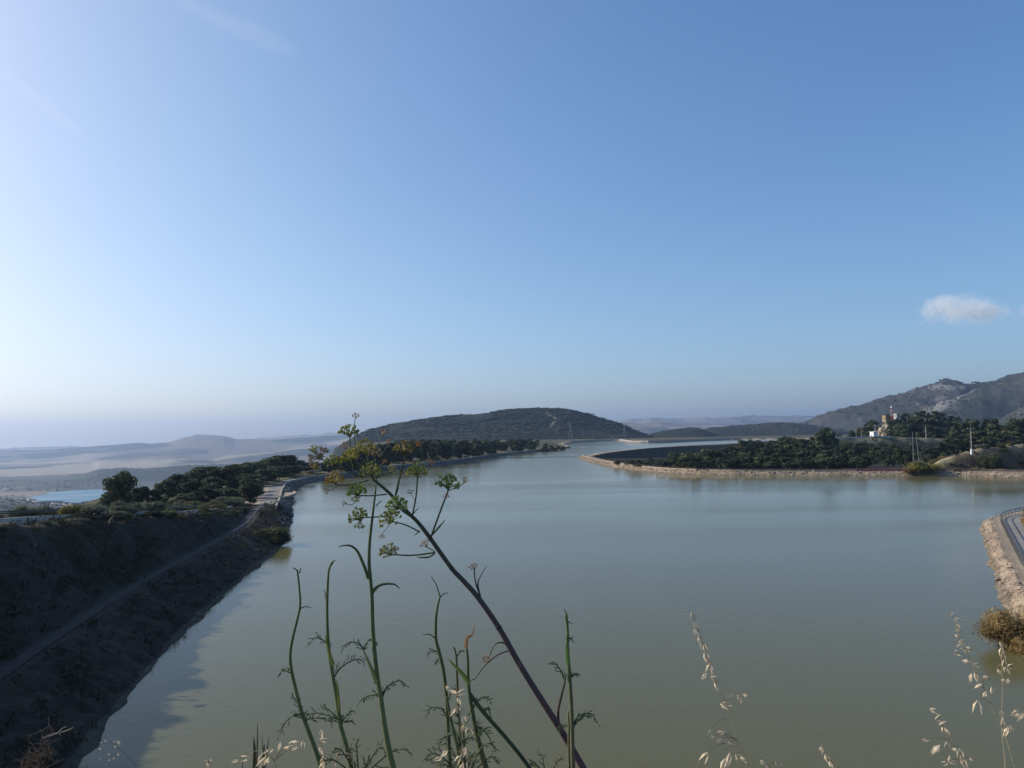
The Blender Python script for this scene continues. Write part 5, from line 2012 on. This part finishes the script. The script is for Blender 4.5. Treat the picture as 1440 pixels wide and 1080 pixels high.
for j, (pts_, tw) in enumerate((([(30, 1110), (45, 1075), (58, 1050), (68, 1022)], 46), ([(22, 1110), (35, 1080), (46, 1058)], 30), ([(40, 1110), (58, 1080), (70, 1050)], 30))):
    mb = MB()
    P = [np.array([0.004 * j, 0, -.05])] + local([P3(a, b, 2.2) for a, b in pts_], o)
    P = smooth_path(rooted(P), 6)
    tube(mb, P, [.004, .003, .0012], 5, (.16, .11, .07))
    for k in range(tw):
        i = rg.integers(48, len(P))
        q = P[i]
        d = rg.normal(size=3) * (1, .7, .55)
        d /= np.linalg.norm(d)
        d[2] = d[2] * .7 + .1
        L = rg.uniform(.02, .065)
        e = q + d * L
        tube(mb, smooth_path([q, (q + e) / 2 + np.array([0, 0, -.004]), e], 2), [.0013, .0005], 3, np.array((.25, .185, .125)) * rg.uniform(.6, 1.3), cap=False)
        for t2 in range(2):
            f = q + d * L * rg.uniform(.4, .9)
            tube(mb, [f, f + rg.normal(size=3) * .010], [.0012, .0004], 3, np.array((.28, .21, .15)) * rg.uniform(.6, 1.2), cap=False)
    mb.build('stalk', M_STRAW, root)
mb = MB()
stem(mb, [(60, 1038), (75, 1033), (92, 1028), (103, 1023)], 2.2, [2.6, 2, .8], (.42, .36, .30), o)
stem(mb, [(80, 1032), (88, 1024), (94, 1022)], 2.2, [1.6, .7], (.42, .36, .30), o)
stem(mb, [(72, 1034), (80, 1031), (86, 1034)], 2.2, [1.6, .7], (.42, .36, .30), o)
mb.build('twig', M_STRAW, root)
o = root_of(200, 2.0)
root = empty('thin_grass', o, 'single thin grass stalk slanting across the sunlit water at lower left', 'grass stalk')
mb = MB()
P = [np.array([0, 0, -.05])] + local([P3(a, b, 2.0) for a, b in ((197, 1085), (178, 1062), (160, 1046), (146, 1036))], o)
tube(mb, smooth_path(rooted(P), 5), [.0011, .0008, .0003], 4, (.20, .17, .11))
mb.build('stalk', M_STRAW, root)
mb = MB()
rg = np.random.default_rng(5)
for k in range(16):
    q = P3(150 + rg.uniform(-10, 22), 1060 + rg.uniform(-24, 10), 2.0) - np.array(o)
    spikelet(mb, q, rg.normal(size=3) + np.array([.5, 0, .6]), .007, rg)
mb.build('seed_head', M_STRAW, root)

# ------------------------------------------------------------------ cloud
def vol_mat(name, dens, colr, aniso, scale=None, lo=.45, hi=.75, inv=(1 / 640, 1 / 340, 1 / 190)):
    m = bpy.data.materials.new(name)
    m.use_nodes = True
    N, Lk = m.node_tree.nodes, m.node_tree.links
    N.remove(N['Principled BSDF'])
    v = N.new('ShaderNodeVolumePrincipled')
    v.inputs['Color'].default_value = (*colr, 1)
    v.inputs['Anisotropy'].default_value = aniso
    v.inputs['Density'].default_value = dens
    Lk.new(v.outputs[0], N['Material Output'].inputs['Volume'])
    if scale:
        tc = N.new('ShaderNodeTexCoord')
        no = N.new('ShaderNodeTexNoise')
        no.inputs['Scale'].default_value = scale
        no.inputs['Detail'].default_value = 5
        no.inputs['Roughness'].default_value = .6
        Lk.new(tc.outputs['Object'], no.inputs['Vector'])
        mr = N.new('ShaderNodeMapRange')
        mr.inputs['From Min'].default_value = lo
        mr.inputs['From Max'].default_value = hi
        mr.inputs['To Max'].default_value = dens
        Lk.new(no.outputs['Fac'], mr.inputs['Value'])
        # thin out towards the rim of the puff
        nb_ = N.new('ShaderNodeTexNoise')
        nb_.inputs['Scale'].default_value = scale * .55
        nb_.inputs['Detail'].default_value = 4
        Lk.new(tc.outputs['Object'], nb_.inputs['Vector'])
        ln = N.new('ShaderNodeVectorMath')
        ln.operation = 'LENGTH'
        sc_ = N.new('ShaderNodeVectorMath')
        sc_.operation = 'MULTIPLY'
        sc_.inputs[1].default_value = inv
        Lk.new(tc.outputs['Object'], sc_.inputs[0])
        Lk.new(sc_.outputs[0], ln.inputs[0])
        m2 = N.new('ShaderNodeMapRange')
        m2.inputs['From Min'].default_value = .1
        m2.inputs['From Max'].default_value = 1.0
        m2.inputs['To Min'].default_value = 1
        m2.inputs['To Max'].default_value = 0
        ad_ = N.new('ShaderNodeMath')
        ad_.operation = 'MULTIPLY_ADD'
        ad_.inputs[1].default_value = 3.2
        Lk.new(nb_.outputs['Fac'], ad_.inputs[0])
        sb_ = N.new('ShaderNodeMath')
        sb_.operation = 'SUBTRACT'
        sb_.inputs[1].default_value = 1.55
        Lk.new(ln.outputs['Value'], sb_.inputs[0])
        Lk.new(sb_.outputs[0], ad_.inputs[2])
        Lk.new(ad_.outputs[0], m2.inputs['Value'])
        mu = N.new('ShaderNodeMath')
        mu.operation = 'MULTIPLY'
        Lk.new(mr.outputs[0], mu.inputs[0])
        Lk.new(m2.outputs[0], mu.inputs[1])
        Lk.new(mu.outputs[0], v.inputs['Density'])
    return m


rg = np.random.default_rng(9)
mb = MB()
V0, F0 = ICO3
V = V0 * (720, 380, 230)
mb.add(V, F0, (1, 1, 1))
pc = at(1362, 437, 9000)
o = mb.build('cloud', vol_mat('cloud_vapour', .0095, (1, 1, 1), .0, .006, .36, .66))
o.location = pc
tag(o, 'small white cloud alone in the sky above the right mountain', 'cloud')

mb = MB()
mb.add(ICO3[0] * (2700, 900, 300), ICO3[1], (1, 1, 1))
o = mb.build('cloud', vol_mat('cirrus_vapour', .0003, (1, 1, 1), .3, .0011, .35, .75, (1 / 2700, 1 / 900, 1 / 300)))
o.location = at(320, 30, 20000)
o.rotation_euler = (0, math.radians(21), math.radians(4))
glare_streak = o.copy()  # copy of the wisp, added to imitate a streak of lens glare
C.objects.link(glare_streak)
glare_streak.location = at(50, 140, 20000)
glare_streak.rotation_euler = (.4, math.radians(40), math.radians(14))
glare_streak.scale = (.75, .75, .55)
tag(glare_streak, 'second faint streak, imitating lens glare, at the left edge of the sky', 'cloud')
tag(o, 'faint slanting wisp of high cloud at the top left of the sky', 'cloud')

# ------------------------------------------------------------------ haze
mb = MB()
ex = 16900
V = [(sx * ex, sy * ex, sz) for sz in (ZMIN - 1.5, max(ZMAX, 60) + 12) for sx, sy in ((-1, -1), (1, -1), (1, 1), (-1, 1))]
mb.add(V, [(3, 2, 1, 0), (4, 5, 6, 7), (0, 1, 5, 4), (1, 2, 6, 5), (2, 3, 7, 6), (3, 0, 4, 7)], (1, 1, 1))
HAZE = 0.64e-4
o = mb.build('haze', vol_mat('haze_air', HAZE, (.38, .53, .80), .35))
o['kind'] = 'stuff'

# ------------------------------------------------------------------ light
SUN_AZ = math.radians(-71)     # left of the view direction
SUN_EL = math.radians(26.5)
sd = Vector((math.sin(SUN_AZ) * math.cos(SUN_EL), math.cos(SUN_AZ) * math.cos(SUN_EL), math.sin(SUN_EL)))
ld = bpy.data.lights.new('sun', 'SUN')
ld.energy = 3.2
ld.angle = math.radians(.5)
ld.color = (1, .93, .82)
lo = bpy.data.objects.new('sun', ld)
C.objects.link(lo)
lo.rotation_euler = (-sd).to_track_quat('-Z', 'Y').to_euler()
w = bpy.data.worlds.new('World')
scene.world = w
w.use_nodes = True
N, Lk = w.node_tree.nodes, w.node_tree.links
sky = N.new('ShaderNodeTexSky')
sky.sky_type = 'NISHITA'
sky.sun_disc = False
sky.sun_elevation = SUN_EL
sky.sun_rotation = SUN_AZ
sky.altitude = 300
sky.air_density = 0.8
sky.dust_density = 2.5
sky.ozone_density = 4.6
# compress the very bright aureole the way camera tone mapping does: c / (1 + 0.1 c)
va = N.new('ShaderNodeVectorMath')
va.operation = 'MULTIPLY_ADD'
va.inputs[1].default_value = (.1, .1, .1)
va.inputs[2].default_value = (1, 1, 1)
vd = N.new('ShaderNodeVectorMath')
vd.operation = 'DIVIDE'
Lk.new(sky.outputs[0], va.inputs[0])
Lk.new(sky.outputs[0], vd.inputs[0])
Lk.new(va.outputs[0], vd.inputs[1])
hs = N.new('ShaderNodeHueSaturation')
hs.inputs['Saturation'].default_value = 1.14
Lk.new(vd.outputs[0], hs.inputs['Color'])
Lk.new(hs.outputs[0], N['Background'].inputs['Color'])
N['Background'].inputs['Strength'].default_value = .15

scene.view_settings.view_transform = 'Standard'
scene.view_settings.look = 'None'
scene.view_settings.exposure = 0.76
scene.view_settings.gamma = 1
scene.render.engine = 'CYCLES'
cy = scene.cycles
cy.use_denoising = True
cy.max_bounces = 6
cy.diffuse_bounces = 3
cy.glossy_bounces = 3
cy.transmission_bounces = 2
cy.volume_bounces = 2
cy.transparent_max_bounces = 6
